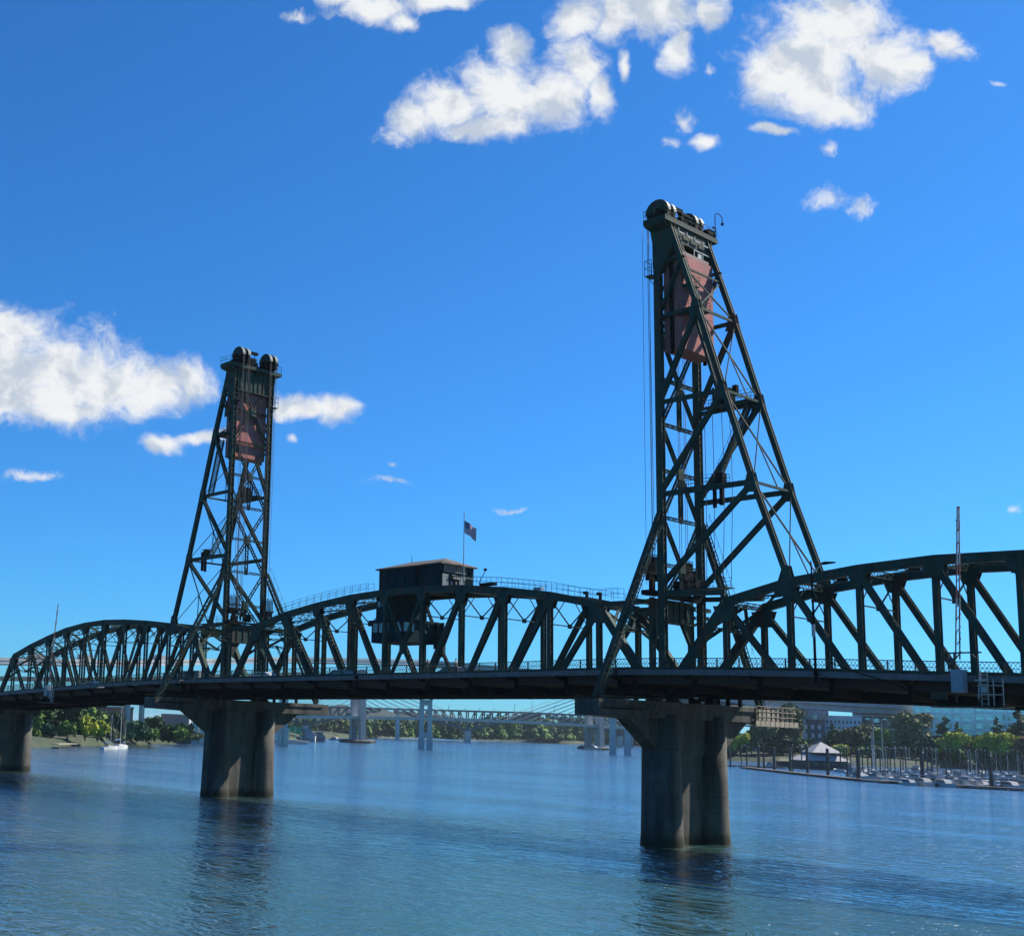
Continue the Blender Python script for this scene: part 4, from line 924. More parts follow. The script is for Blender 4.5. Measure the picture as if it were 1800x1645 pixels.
for s2 in(-3.2,3.2): b.bar(c2+nrm*s2-ZV,c2+nrm*s2+ZV*27,2.6,2.6,dr)
b.obj('pier',BRC,T)
for i in range(9):
    s0=130+i*34; b=MB(); c=c1+dr*s0; b.bar(c-ZV,c+ZV*(RD-5),2,9,dr)
    n=10
    for j in range(n):
        a0,a1=math.pi*j/n,math.pi*(j+1)/n
        for side in(-4.5,4.5): b.bar(c+dr*(17+17*math.cos(a0))+nrm*side+ZV*(RD-14+9*math.sin(a0)),c+dr*(17+17*math.cos(a1))+nrm*side+ZV*(RD-14+9*math.sin(a1)),1.5,1.5,nrm)
    b.obj('approach_arch',WHITE if i<8 else BRL,T)
for i,(x,y) in enumerate(((640,1236),(788,1240),(816,1245),(842,1244),(868,1245),(904,1238),(935,1233),(975,1240))):
    p=far(x,1290,1200); T=thing('bridge_lamp','slim lamp post on the dark arched bridge, %s from the left'%('first','second','third','fourth','fifth','sixth','seventh','eighth')[i],'lamp post',(p.x,p.y,RD-2),'slim lamp posts on the far bridge deck'); b=MB(); zt_=zat(x,y,1200); b.tube((p.x,p.y,RD-2),(p.x,p.y,zt_),.22,5); b.obj('pole',BRD,T); b=MB(); b.bar((p.x,p.y,zt_),(p.x+1.5,p.y+1.2,zt_+.1),.2,.3,ZV); b.obj('lamp_head',BRD,T)
# ---------------------------------------------------------------- buildings
def building(name,label,x0,x1,rad,ztop,wallm,depth=22,zb=2.5,cat='building',yaw=0.,grid=None,winm=GLASS,trim=None,roofm=None,extra=None):
    a=Q(x0,rad,zb); c=Q(x1,rad,zb); T=thing(name,label,cat,(a+c)/2); rt=(c-a); Wd=rt.length; rt.normalize(); rt=Matrix.Rotation(yaw,3,'Z')@rt; bk=Vector((-rt.y,rt.x,0)); bk=bk if bk.dot((a-CC))>0 else -bk
    org=(a+c)/2-rt*Wd/2; H_=ztop-zb
    b=MB(); b.poly([org,org+rt*Wd,org+rt*Wd+bk*depth,org+bk*depth],(0,0,H_)); b.obj('wall',wallm,T)
    b=MB(); b.poly([org-rt*.4-bk*.4+ZV*H_,org+rt*(Wd+.4)-bk*.4+ZV*H_,org+rt*(Wd+.4)+bk*(depth+.4)+ZV*H_,org-rt*.4+bk*(depth+.4)+ZV*H_],(0,0,.8)); b.obj('roof',roofm or wallm,T)
    if grid:
        nx,nz,wx,wz,z0,m0=grid; proto=None; me=None
        dx=(Wd-2*m0)/nx; dzz=(H_-z0-1)/nz
        mb=MB(); hw,hh=wx*dx/2,wz*dzz/2
        mb.poly([-rt*hw-ZV*hh-bk*.12,rt*hw-ZV*hh-bk*.12,rt*hw+ZV*hh-bk*.12,-rt*hw+ZV*hh-bk*.12],bk*.2)
        for i in range(nx):
            for j in range(nz):
                p=org+rt*(m0+dx*(i+.5))+ZV*(z0+dzz*(j+.5))
                if proto is None: proto=mb.obj('window',winm,T); o=proto
                else: o=proto.copy(); sc.collection.objects.link(o); o.parent=T
                o.matrix_parent_inverse=Matrix.Identity(4); o.location=p-T.location
        if trim:
            for j in range(nz+1):
                b=MB(); z=z0+dzz*j; b.poly([org-bk*.5+ZV*(z-.25),org+rt*Wd-bk*.5+ZV*(z-.25),org+rt*Wd+ZV*(z-.25),org+ZV*(z-.25)],(0,0,.5)); b.obj('floor_band',trim,T)
    return T
WB=mat('warehouse_wall',(.32,.21,.17),.8,var=.12,scale=.1); OR=mat('orange_panel',(.62,.20,.07),.7,var=.1); WH2=mat('pale_wall',(.7,.71,.71),.7,var=.08,scale=.1); GRY=mat('grey_wall',(.55,.57,.60),.8,var=.15,scale=.1); GRY2=mat('slab_wall',(.22,.25,.28),.8,var=.15,scale=.1); DBR=mat('dark_brick',(.16,.15,.15),.85,var=.2,scale=.3); GLW=mat('teal_glass_wall',(.50,.66,.66),.3,metal=.5,var=.2,scale=.12); LBL=mat('light_blue_wall',(.70,.78,.84),.5,var=.1,scale=.2); GLL=mat('pale_glass',(.30,.50,.52),.12,metal=.75,var=.3,scale=.15); TRM=mat('pale_trim',(.88,.9,.9),.6,var=.05)
T=building('warehouse','brown windowless warehouse with low pale roof on the left bank',152,232,640,16.5,WB,30,roofm=mat('pale_roof',(.3,.28,.3),.6))
for x0,x1,y0,y1,l in((184,198,1253,1263,0),(203,214,1260,1270,0)):
    a=Q(x0,632); c=Q(x1,632); b=MB(); za,zc=zat(x0,y1,632),zat(x0,y0,632); b.poly([(a.x,a.y,za),(c.x,c.y,za),(c.x,c.y,zc),(a.x,a.y,zc)],(-.6,.5,0)); b.obj('panel',OR,T,label='orange wall panel')
T=thing('finned_building','low building with a row of tall white fins left of the far tower','building',Q(305,668)); b=MB(); a=Q(283,668,3); c=Q(332,668,3); bk=Vector((-.8,.6,0))*18; b.poly([a,c,c+bk,a+bk],(0,0,11.5)); b.obj('wall',GRY,T)
for i in range(9):
    b=MB(); p=a.lerp(c,(i+.5)/9)-Vector((-.8,.6,0))*.7; b.box((p.x,p.y,9),(1.9,1.9,11.5),rz=.7); b.obj('fin',WHITE,T)
building('shed','pale low shed at the foot of the highway piers right of the far tower',478,500,700,12,LBL,14)
GG='apartment and office blocks behind the marina'
for a in (('office_block','grey office block with square windows left of the ramp columns',1385,1456,860,46,GRY,(5,7,.55,.5,6,1),GLL,None),('brick_block','dark brick block with pale square windows behind the ramp columns',1408,1450,835,24,DBR,(3,3,.45,.5,5,1),WH2,None),('pale_blue_block','pale blue block with rows of small square windows under the ramp',1450,1516,845,27,LBL,(9,4,.45,.45,8,.5),DBR,None),
 ('grey_slab','plain grey slab building between ramp columns left of the glass apartments',1500,1616,870,52,GRY2,(7,8,.6,.45,4,1),GLL,TRM),('glass_apartments','teal glass apartment block with white frames, left of the two',1606,1714,830,50,GLW,(6,9,.72,.6,4,1),GLL,TRM),('glass_apartments','teal glass apartment block with balconies at the right edge',1712,1850,835,52,GLW,(7,9,.8,.6,4,1),GLL,TRM),('glass_annex','green glass corner building below the ramp, left of the wide olive tree',1566,1590,800,21,mat('green_glass',(.03,.12,.11),.15,var=.3,scale=.2,spec=.8),(2,4,.8,.4,3,.4),GLL,TRM),('grey_block','grey block behind the trees right of the tower pier',1322,1400,850,46,GRY,(6,8,.6,.5,5,1),GLL,None)):
    T=building(a[0],a[1],a[2],a[3],a[4],a[5],a[6],grid=a[7],winm=a[8],trim=a[9],yaw=rnd.uniform(-.05,.1))
for (x,w_) in((1640,3),(1665,3),(1700,4),(1735,3),(1782,4)):
    pass
T=building('walkway_shelter','long low white walkway roof behind the trees left of the pavilion',1300,1448,775,9,WH2,6,zb=7.4)
T=building('red_shop','low shop with red and white front right of the pavilion',1470,1512,785,13,mat('red_front',(.35,.06,.05),.7),10,zb=5,grid=(5,1,.4,.6,2,1),winm=WH2)
# ---------------------------------------------------------------- boats
HULLW=mat('hull_white',(.52,.53,.54),.8,spec=.1,var=.05,scale=.5); HULLB=mat('hull_blue',(.03,.06,.16),.3,var=.05); CANV=mat('canvas_blue',(.04,.10,.24),.8,var=.1); ALU=mat('mast_metal',(.5,.5,.5),.35,metal=.4,var=.05)
def hull(b,L,Bm,fb,mi=0,draft=.5):
    st=[(-.5,.82,1.0,0),(-.3,.95,1.0,0),(0,1.0,1.02,0),(.25,.8,1.1,.0),(.42,.38,1.2,.05),(.5,.03,1.3,.12)]; vs=[]
    for (u_,w_,f_,k) in st:
        x=u_*L; hb=w_*Bm/2; vs+= [(x,-hb,fb*f_),(x-.02*L*k,-hb*.82,0),(x-.06*L*(k>0),0,-draft),(x-.02*L*k,hb*.82,0),(x,hb,fb*f_)]
    fs=[]
    for i in range(len(st)-1):
        for j in range(4): fs.append((i*5+j,(i+1)*5+j,(i+1)*5+j+1,i*5+j+1))
        fs.append((i*5+4,(i+1)*5+4,(i+1)*5,i*5))
    fs.append((4,3,2,1,0)); b.add(vs,fs,mi)
def cruiser(L,lab,hm=HULLW,two=False):
    T=thing('cabin_cruiser',lab,'motorboat'); b=MB(); hull(b,L,L*.31,L*.105); b.obj('hull',hm,T)
    f=L*.105; b=MB(); b.poly([(-.28*L,-.12*L,f),(.22*L,-.12*L,f),(.12*L,-.12*L,f+.11*L),(-.28*L,-.12*L,f+.12*L)],(0,.24*L,0)); cbn=b.obj('cabin',WHITE,T)
    b=MB(); b.poly([(-.24*L,-.124*L,f+.045*L),(.165*L,-.124*L,f+.045*L),(.115*L,-.124*L,f+.095*L),(-.24*L,-.124*L,f+.095*L)],(0,.248*L,0)); b.obj('cabin_window',GLASS,cbn)
    b=MB(); 
    if two: b.poly([(-.22*L,-.10*L,f+.12*L),(.05*L,-.10*L,f+.12*L),(0,-.10*L,f+.2*L),(-.22*L,-.10*L,f+.2*L)],(0,.2*L,0)); b.box((-.1*L,0,f+.235*L),(.3*L,.23*L,.012*L)); b.tube((-.1*L,0,f+.23*L),(-.1*L,0,f+.36*L),.04,5)
    else: b.box((-.16*L,0,f+.2*L),(.26*L,.22*L,.014*L)); 
    for x in(-.27,-.04):
        for y in(-.1,.1): b.tube((x*L,y*L,f+.1*L),(x*L,y*L,f+.2*L),.025,4)
    b.obj('flybridge',WHITE if two else CANV,T)
    b=MB(); b.rail([(.1*L,-.13*L,f*1.08),(.36*L,-.09*L,f*1.15),(.49*L,0,f*1.3),(.36*L,.09*L,f*1.15),(.1*L,.13*L,f*1.08)],.55,1.4,.025,0); b.obj('bow_rail',ALU,T); return T
def sailboat(L,lab,hm=HULLW):
    T=thing('sailboat',lab,'sailboat'); b=MB(); hull(b,L,L*.28,L*.09); b.obj('hull',hm,T); f=L*.09
    b=MB(); b.poly([(-.18*L,-.08*L,f),(.18*L,-.08*L,f),(.12*L,-.08*L,f+.05*L),(-.18*L,-.08*L,f+.06*L)],(0,.16*L,0)); b.obj('cabin',WHITE,T)
    b=MB(); b.tube((.08*L,0,f),(.08*L,0,f+1.25*L),.085,6,.05); b.tube((.08*L,-.05*L,f+.75*L),(.08*L,.05*L,f+.75*L),.035,4); b.tube((.08*L,0,f+1.24*L),(.49*L,0,f*1.2),.02,4); b.tube((.08*L,0,f+1.24*L),(-.49*L,0,f),.02,4); b.obj('mast',ALU,T)
    b=MB(); b.tube((.07*L,0,f+.16*L),(-.36*L,0,f+.15*L),.05,5); b.tube((.05*L,0,f+.185*L),(-.34*L,0,f+.175*L),.16,7,.1); b.obj('boom',CANV,T); return T
def runabout(L,lab):
    T=thing('runabout',lab,'motorboat'); b=MB(); hull(b,L,L*.36,L*.11,draft=.35); b.obj('hull',HULLW,T); b=MB(); b.poly([(.0,-.13*L,.11*L),(.14*L,-.13*L,.11*L),(.02*L,-.13*L,.2*L),(-.0*L,-.13*L,.2*L)],(0,.26*L,0)); b.obj('windshield',GLASS,T); b=MB(); b.box((-.5*L,0,.13*L),(.09*L,.09*L,.12*L)); b.box((-.52*L,0,0),(.05*L,.05*L,.2*L)); b.obj('outboard_motor',BLACKP,T); b=MB(); b.box((-.15*L,.0,.11*L),(.5*L,.3*L,.02*L)); b.obj('canvas_cover',CANV,T); return T
PB=[cruiser(11,'x'),cruiser(13,'x',two=True),sailboat(10,'x'),runabout(6.5,'x')]; PBt=[tree_of(o) for o in PB]; ub=set(); nb={}
ORD=['first','second','third','fourth','fifth','sixth','seventh','eighth','ninth','tenth','eleventh','twelfth','thirteenth','fourteenth','fifteenth','sixteenth']
def boat(k,x,y,rz,label,group=None,s=1.):
    p=gnd(x,y)
    if k not in ub: ub.add(k); o=PB[k]; o.location=p; o.rotation_euler=(0,0,rz); o.scale=(s,)*3
    else: o=dup(PB[k],p,rz,s,tree=PBt[k])
    o['label']=label; o['category']=('motorboat','motorboat','sailboat','motorboat')[k]
    if group: o['group']=group
    return o
GM='boats moored in the marina'; vdir=math.atan2(-.45,.9)
rowy=[(1381.5,1590,1805,10,'front row','behind the breakwater float'),(1373,1500,1805,13,'second row','of the marina'),(1366,1482,1805,15,'third row','of the marina'),(1360,1520,1805,13,'back row','near the bank')]
kn=['canopied cruiser','two-deck cruiser','sailboat','small covered runabout']
for y,x0,x1,n,rn,wh in rowy:
    for i in range(n):
        x=x0+(x1-x0)*(i+.5)/n+rnd.uniform(-5,5); k=rnd.choice((0,0,1,2,3,2) if rn!='front row' else (0,1,1,0,3))
        yy=y+(x-1650)*.035+rnd.uniform(-1,1)-(2 if rn=='front row' and False else 0)
        boat(k,x,yy,vdir+rnd.choice((0,math.pi))+rnd.uniform(-.1,.1),'white %s, %s from the left in the %s %s'%(kn[k],ORD[i],rn,wh),GM,rnd.uniform(.62,.86))
boat(0,1355,1347,2.6,'white canopied cruiser left of the dark floating pavilion',GM,.8); boat(3,1478,1357,2.6,'white runabout just right of the floating pavilion',GM,1.4)
boat(0,1493,1352,2.5,'white canopied cruiser between pavilion and thick dark pile',GM,1.)
boat(1,541,1302.5,-.35,'large white two-deck yacht at the far left dock',None,2.2); boat(1,562,1302.8,-.4,'smaller white yacht right of the largest yacht',None,1.7); boat(0,589,1300.5,.2,'tiny white boat left of the left cable-stayed tower',None,1.)
boat(0,1028,1315.5,.1,'white boat left of the right cable-stayed tower base',None,1.1); boat(0,1043,1317.5,.05,'dark-shadowed white boat in front of the right cable-stayed tower base',None,1.3)
boat(2,192,1316.6,2.0,'leftmost sailboat of the three moored at left, lowest mast',None,.95); o=boat(2,209,1315.8,2.2,'middle sailboat at left with the tallest mast',None,1.3); boat(2,218,1314.6,2.3,'rightmost of the three sailboats at left, behind the others',None,.85)
# piles
PBIG=thing('breakwater_pile','x','pile'); b=MB(); b.lathe((0,0,0),[(.17,-2),(.17,.97),(.12,1)],8); b.obj('pile_shaft',BLACKP,PBIG); b=MB(); b.tube((0,0,.04),(0,0,.07),.22,8); b.obj('pile_collar',STEELD,PBIG); PBt_=tree_of(PBIG)
PROT=thing('mooring_pile','x','pile'); b=MB(); b.tube((0,0,-2),(0,0,1),.17,8,mi=0); b.obj('pile_shaft',BLACKP,PROT); b=MB(); b.lathe((0,0,1),[(.18,0),(.18,.015),(.02,.06)],8); b.obj('pile_cap',WHITE,PROT); PTt=tree_of(PROT)
firsts={True:True,False:True}
def pile(x,yt,yb,w_,label,group,cap=True):
    p=gnd(x,yb); rad=math.hypot(p.x-CC.x,p.y-CC.y); h=zat(x,yt,rad); k=w_*rad/CF/.34
    src,tr_=(PROT,PTt) if cap else (PBIG,PBt_)
    o=src if firsts[cap] else dup(src,p,0,1,tree=tr_); firsts[cap]=False
    o.location=p; o.scale=(k,k,h); o['label']=label; o['group']=group; o['category']='pile'
big=[(1284,1309,1347,2.6),(1303.5,1309,1347,1.6),(1313,1310,1347,2.2),(1334,1309,1350,4.5),(1343,1307,1350,3),(1361,1312,1353,4.5),(1389.6,1313,1358,4.2),(1419.6,1310,1361.5,4.6),(1455.7,1315,1366,5),(1509.5,1316,1372,6),(1622.5,1321,1380,6.5),(1743,1327,1385,6),(1799,1328,1386,5)]
for i,(x,a,c,w_) in enumerate(big): pile(x,a,c,w_,'thick dark breakwater pile, %s from the left'%(ORD[i] if i<12 else 'last'),'thick dark piles along the breakwater',cap=False)
sm=[1394,1410,1472,1478,1485,1490,1496,1512,1517,1526.5,1533,1540,1548,1556.5,1561.5,1565.5,1573.5,1584,1588,1593,1611,1631,1638.5,1641,1648,1664,1672,1689,1700,1706,1720,1727,1733,1760,1773,1783,1792]
for i,x in enumerate(sm):
    yt=1312+(x-1400)*.022+rnd.uniform(-2,2); yb=1352+(x-1400)*.035+rnd.uniform(-4,9); pile(x,yt,yb,1.7+rnd.random()*.9,'thin white-capped dark mooring pile standing among the marina boats','white-capped piles in the marina')
# docks
def dock(name,label,pts_,wd,h,mi=WOODG,cat='dock'):
    T=thing(name,label,cat,gnd(*pts_[0])); P__=[gnd(*p) for p in pts_]; b=MB(); f=MB()
    for a,c in zip(P__,P__[1:]):
        sd_=(c-a).cross(ZV).normalized(); b.bar(a+ZV*(h-.12),c+ZV*(h-.12),wd,.24,sd_)
        n=max(1,int((c-a).length/3.2))
        for i in range(n): q=a.lerp(c,(i+.5)/n); f.bar(a.lerp(c,i/n+.06/n)+ZV*.12,a.lerp(c,(i+.9)/n)+ZV*.12,wd*.92,.36,sd_)
    b.obj('dock_deck',mi,T); f.obj('dock_float',BLACKP,T); return T
DKW=mat('dock_wood',(.09,.08,.075),.9,var=.25,scale=1.)
dock('breakwater_float','long dark floating breakwater in front of the marina',[(1308,1350.3),(1400,1361),(1510,1372.5),(1622,1380.5),(1745,1387),(1860,1393),(2000,1399)],3.2,.75,DKW,'breakwater')
dock('floating_dock','narrow dock behind the first row of marina boats',[(1545,1376),(1700,1381.5),(1850,1387)],2.2,.6,DKW); dock('floating_dock','narrow dock between second and third boat rows',[(1490,1364),(1700,1369),(1850,1374)],2.2,.6,DKW); dock('floating_dock','short dark dock left of the floating pavilion',[(1278,1346.5),(1330,1348.5),(1380,1350)],2,.6,DKW); dock('floating_dock','dock along the bank behind the last boat row',[(1500,1356),(1700,1360),(1850,1364)],2.2,.6,DKW)
dock('log_pier','pale timber landing on the shore under the left trees',[(96,1314.5),(130,1313.8)],3,1.6,WOODG)
# floating pavilion
p=gnd(1440,1351.5); T=thing('floating_pavilion','dark floating boathouse with a tiered pale pyramid roof at the marina','boathouse',p); rz=math.atan2(cr.y,cr.x); ca,sa=math.cos(rz),math.sin(rz)
def L2(x,y,z): return (p.x+x*ca-y*sa,p.y+x*sa+y*ca,z)
DW=mat('dark_clapboard',(.045,.045,.05),.8,var=.2); SR=mat('shingle_pale',(.33,.32,.33),.8,var=.15,scale=1.)
b=MB(); b.box((p.x,p.y,1.9),(19,12,3.6),rz=rz); b.obj('wall',DW,T); b=MB(); b.box((p.x+1*ca,p.y+1*sa,5.3),(8.6,8.6,3.4),rz=rz); b.obj('upper_wall',DW,T)
def pyr(b,cx,hx,hy,z0,z1,k=0.): 
    v=[L2(cx-hx,-hy,z0),L2(cx+hx,-hy,z0),L2(cx+hx,hy,z0),L2(cx-hx,hy,z0),L2(cx-hx*k,-hy*k,z1),L2(cx+hx*k,-hy*k,z1),L2(cx+hx*k,hy*k,z1),L2(cx-hx*k,hy*k,z1)]
    b.add(v,[(0,1,5,4),(1,2,6,5),(2,3,7,6),(3,0,4,7),(4,5,6,7),(3,2,1,0)])
b=MB(); pyr(b,0,10.6,7.2,3.6,6.6,.42); b.obj('lower_roof',SR,T); b=MB(); pyr(b,1,6.2,6.2,6.9,11.2,.03); b.tube(L2(1,0,11),L2(1,0,12),.1,5); b.obj('upper_roof',SR,T)
for i in range(5):
    b=MB(); q=L2(-7.5+3.8*i,-6.05,2.2); b.box(q,(2.0,.12,1.3),rz=rz); b.obj('window',GLASS,T)
b=MB(); b.box((p.x,p.y,.2),(21.5,14,.5),rz=rz); b.obj('float',BLACKP,T)
p=gnd(1376,1349.5); T=thing('dock_hut','small olive roofed hut on the dock left of the pavilion','hut',p); b=MB(); b.box((p.x,p.y,1.7),(4.6,3,2.4),rz=rz); b.obj('wall',DW,T); b=MB(); pyr(b,0,2.9,2.1,2.9,4.1,.35); b.obj('roof',mat('olive_roof',(.16,.16,.07),.8),T)
# masts standing behind the marina
for i,(x,yt,yb) in enumerate(((1535,1256,1320),(1532,1285,1320),(1550,1265,1310))):
    q=Q(x,700); T=thing('white_mast',('tall white mast above the marina','short white mast left of the tall one','slim white mast right of the tall one')[i],'mast',(q.x,q.y,0)); b=MB(); b.tube((q.x,q.y,0),(q.x,q.y,zat(x,yt,700)),.35,6,.2); b.obj('pole',WHITE,T); b=MB(); b.bar((q.x-1.5,q.y-1.2,12),(q.x+1.5,q.y+1.2,12),.25,.25,ZV); b.obj('spreader',WHITE,T)
# green gantry and sandy landing at the far left dock
q=Q(519,780); T=thing('dock_gantry','green steel gantry frame on the dock right of the far tower pier','gantry',(q.x,q.y,0)); b=MB(); rt=(Q(540,780)-q).normalized(); GP=mat('green_paint',(.04,.25,.16),.6,var=.1)
for s2 in(-3.5,0,3.5):
    for d in(-2,2): v=q+rt*s2+Vector((-rt.y,rt.x,0))*d; b.tube(v-ZV,v+ZV*(9.5 if s2<3 else 7.5),.22,5)
b.bar(q-rt*3.7+ZV*9,q+rt*3.7+ZV*7.4,4.4,.3,ZV); b.obj('frame',GP,T)
q=Q(500,735); T=thing('moored_barge','low pale barge at the foot of the far highway pier','barge',(q.x,q.y,0)); b=MB(); rt=(Q(530,735)-q).normalized(); pp=[(-13,.2),(13,.2),(15,1.6),(6,2.6),(-6,2.8),(-15,1.6)]; b.poly([q+rt*x+ZV*z for x,z in pp],Vector((-rt.y,rt.x,0))*7); b.obj('hull',HULLW,T); b=MB(); c=q-rt*8+Vector((-rt.y,rt.x,0))*3; b.box((c.x,c.y,3.3),(5,4,1.8),rz=math.atan2(rt.y,rt.x)); b.obj('deckhouse',WH2,T)
# ---------------------------------------------------------------- on the lift bridge: lamp, gates, traffic, people
T=thing('street_lamp','tall dark lamp post on the near sidewalk right of the near tower','street lamp',(96.1,-11.25,15.97))
b=MB(); b.tube((96.15,-11.25,15.9),(96.12,-11.25,22),.13,8,.11); b.tube((96.12,-11.25,22),(96.05,-11.25,26.8),.11,8,.06); b.box((96.15,-11.2,16.9),(.3,.2,.5)); b.obj('pole',STEELD,T)
b=MB(); b.tube((96.1,-11.25,25.6),(96.9,-11.0,26.5),.06,6); b.tube((96.1,-11.25,26.3),(96.5,-11.1,25.8),.05,6); b.obj('arm',GALV,T)
b=MB(); b.poly([(96.9,-11.1,26.42),(97.9,-10.95,26.52),(98.0,-10.95,26.62),(97.2,-11.1,26.68),(96.9,-11.1,26.6)],(.05,.32,0)); b.obj('lamp_head',STEELD,T)
b=MB(); b.box((96.15,-11.42,20.6),(.3,.05,1.1)); b.obj('sign_plate',GALV,T)
RW=bpy.data.materials.new('gate_stripes'); RW.use_nodes=True; t=RW.node_tree; tc_=t.nodes.new('ShaderNodeTexCoord'); sp=t.nodes.new('ShaderNodeSeparateXYZ'); t.links.new(tc_.outputs['Object'],sp.inputs[0])
wv=t.nodes.new('ShaderNodeMath'); wv.operation='MULTIPLY'; t.links.new(sp.outputs[2],wv.inputs[0]); wv.inputs[1].default_value=.55
fr_=t.nodes.new('ShaderNodeMath'); fr_.operation='FRACT'; t.links.new(wv.outputs[0],fr_.inputs[0]); gt=t.nodes.new('ShaderNodeMath'); gt.operation='GREATER_THAN'; t.links.new(fr_.outputs[0],gt.inputs[0]); gt.inputs[1].default_value=.5
mx=t.nodes.new('ShaderNodeMix'); mx.data_type='RGBA'; t.links.new(gt.outputs[0],mx.inputs[0]); mx.inputs[6].default_value=(.30,.32,.32,1); mx.inputs[7].default_value=(.22,.07,.06,1); t.links.new(mx.outputs[2],t.nodes['Principled BSDF'].inputs['Base Color']); t.nodes['Principled BSDF'].inputs['Roughness'].default_value=.7
CABM=mat('cabinet_paint',(.20,.26,.32),.5,var=.12,scale=1.5)
def gate(x,y,zt_,lean,label,full=True):
    s=S(x); T=thing('barrier_gate',label,'traffic gate',(x,y,s))
    b=MB()
    for e in(-.16,.16): b.bar((x+e-.1,y,s+1.2),(x+e*.4+lean,y,zt_),.07,.1,YV)
    n=12
    for i in range(n):
        z=s+1.4+(zt_-s-1.6)*i/n; f_=(z-s)/(zt_-s); b.bar((x-.2+lean*f_,y,z),(x+.14+lean*f_,y,z+.5),.05,.06,YV)
    b.obj('gate_arm',RW,T)
    b=MB(); b.box((x+.0,y-.2,s-.5),(.95,.75,1.8)); gc=b.obj('gate_cabinet',CABM,T); b=MB(); b.box((x+.0,y-.59,s-.5),(.78,.03,1.55)); b.box((x-.3,y-.62,s-.5),(.05,.04,.3)); b.box((x,y-.61,s-.85),(.78,.02,.03)); b.box((x,y-.61,s-1.1),(.78,.02,.03)); b.obj('cabinet_door',CABM,gc)
    b=MB(); zt2=s+1.75
    for dx in(-.35,1.35): b.bar((x+dx,y,s-2.2),(x+dx,y,zt2),.1,.12,YV)
    b.bar((x-.9,y,zt2),(x+1.7,y,zt2),.1,.12,YV); b.bar((x-.35,y,zt2-.6),(x+.1,y,zt2),.08,.08,YV); b.bar((x+1.35,y,zt2-.6),(x+.9,y,zt2),.08,.08,YV)
    b.box((x+.9,y-.2,s-2.55),(5.6,1.7,.14)); b.box((x-1.5,y-.4,s-1.7),(1.2,.3,.5))
    b.obj('gate_frame',STEEL,T)
    b=MB(); nn=7
    for dx in(1.75,2.25): b.tube((x+dx,y-.5,s-2.6),(x+dx,y-.5,s+.3),.035,5)
    for i in range(nn): b.tube((x+1.75,y-.5,s-2.3+i*.38),(x+2.25,y-.5,s-2.3+i*.38),.03,5)
    for k_ in range(2): b.tube((x+2.8+k_*.7,y-.9,s-2.5),(x+2.8+k_*.7,y-.9,s-.4),.035,5)
    b.tube((x+1.6,y-.9,s-.9),(x+3.5,y-.9,s-.9),.04,5); b.tube((x+1.6,y-.9,s-1.6),(x+3.5,y-.9,s-1.6),.04,5)
    b.obj('access_ladder',GALV,T)
    b=MB(); b.lathe((x+1.75,y-.55,s-.55),[(.02,0),(.42,.02),(.42,.12),(.02,.14)],12); b.tube((x+1.6,y-.7,s-1.9),(x+1.8,y-.7,s+.2),.06,6); b.box((x+2.0,y-.6,s-1.2),(.35,.3,.45)); b.obj('counter_wheel',GALV,T)
    return T
gate(108.3,-11.6,30.2,.55,'raised worn red and white gate arm above a blue-grey cabinet at right')
gate(-40.6,-11.6,30.2,1.5,'raised paired gate arms above the far left truss')
def onbridge(x,y): return (x,y,S(x)-.41)
vehicle('parked_car','dark car seen through the railing below the cabin','x' and CG,onbridge(49.7,-7.0),0,'car')
vehicle('white_car','white car crossing between the far tower legs',CW,onbridge(13.5,-7.0),0,'car')
vehicle('white_car','white car on the far side lane at the far tower',CW,onbridge(3.5,6.6),math.pi,'car')
vehicle('box_truck','white box truck on the left truss span',CB,onbridge(-24,6.4),math.pi,'truck')
vehicle('white_car','white car in the near lane of the left truss span',CW,onbridge(-34,-6.8),0,'car')
vehicle('silver_car','pale car just left of the cabin posts',GALV,onbridge(29.5,-6.8),0,'car')
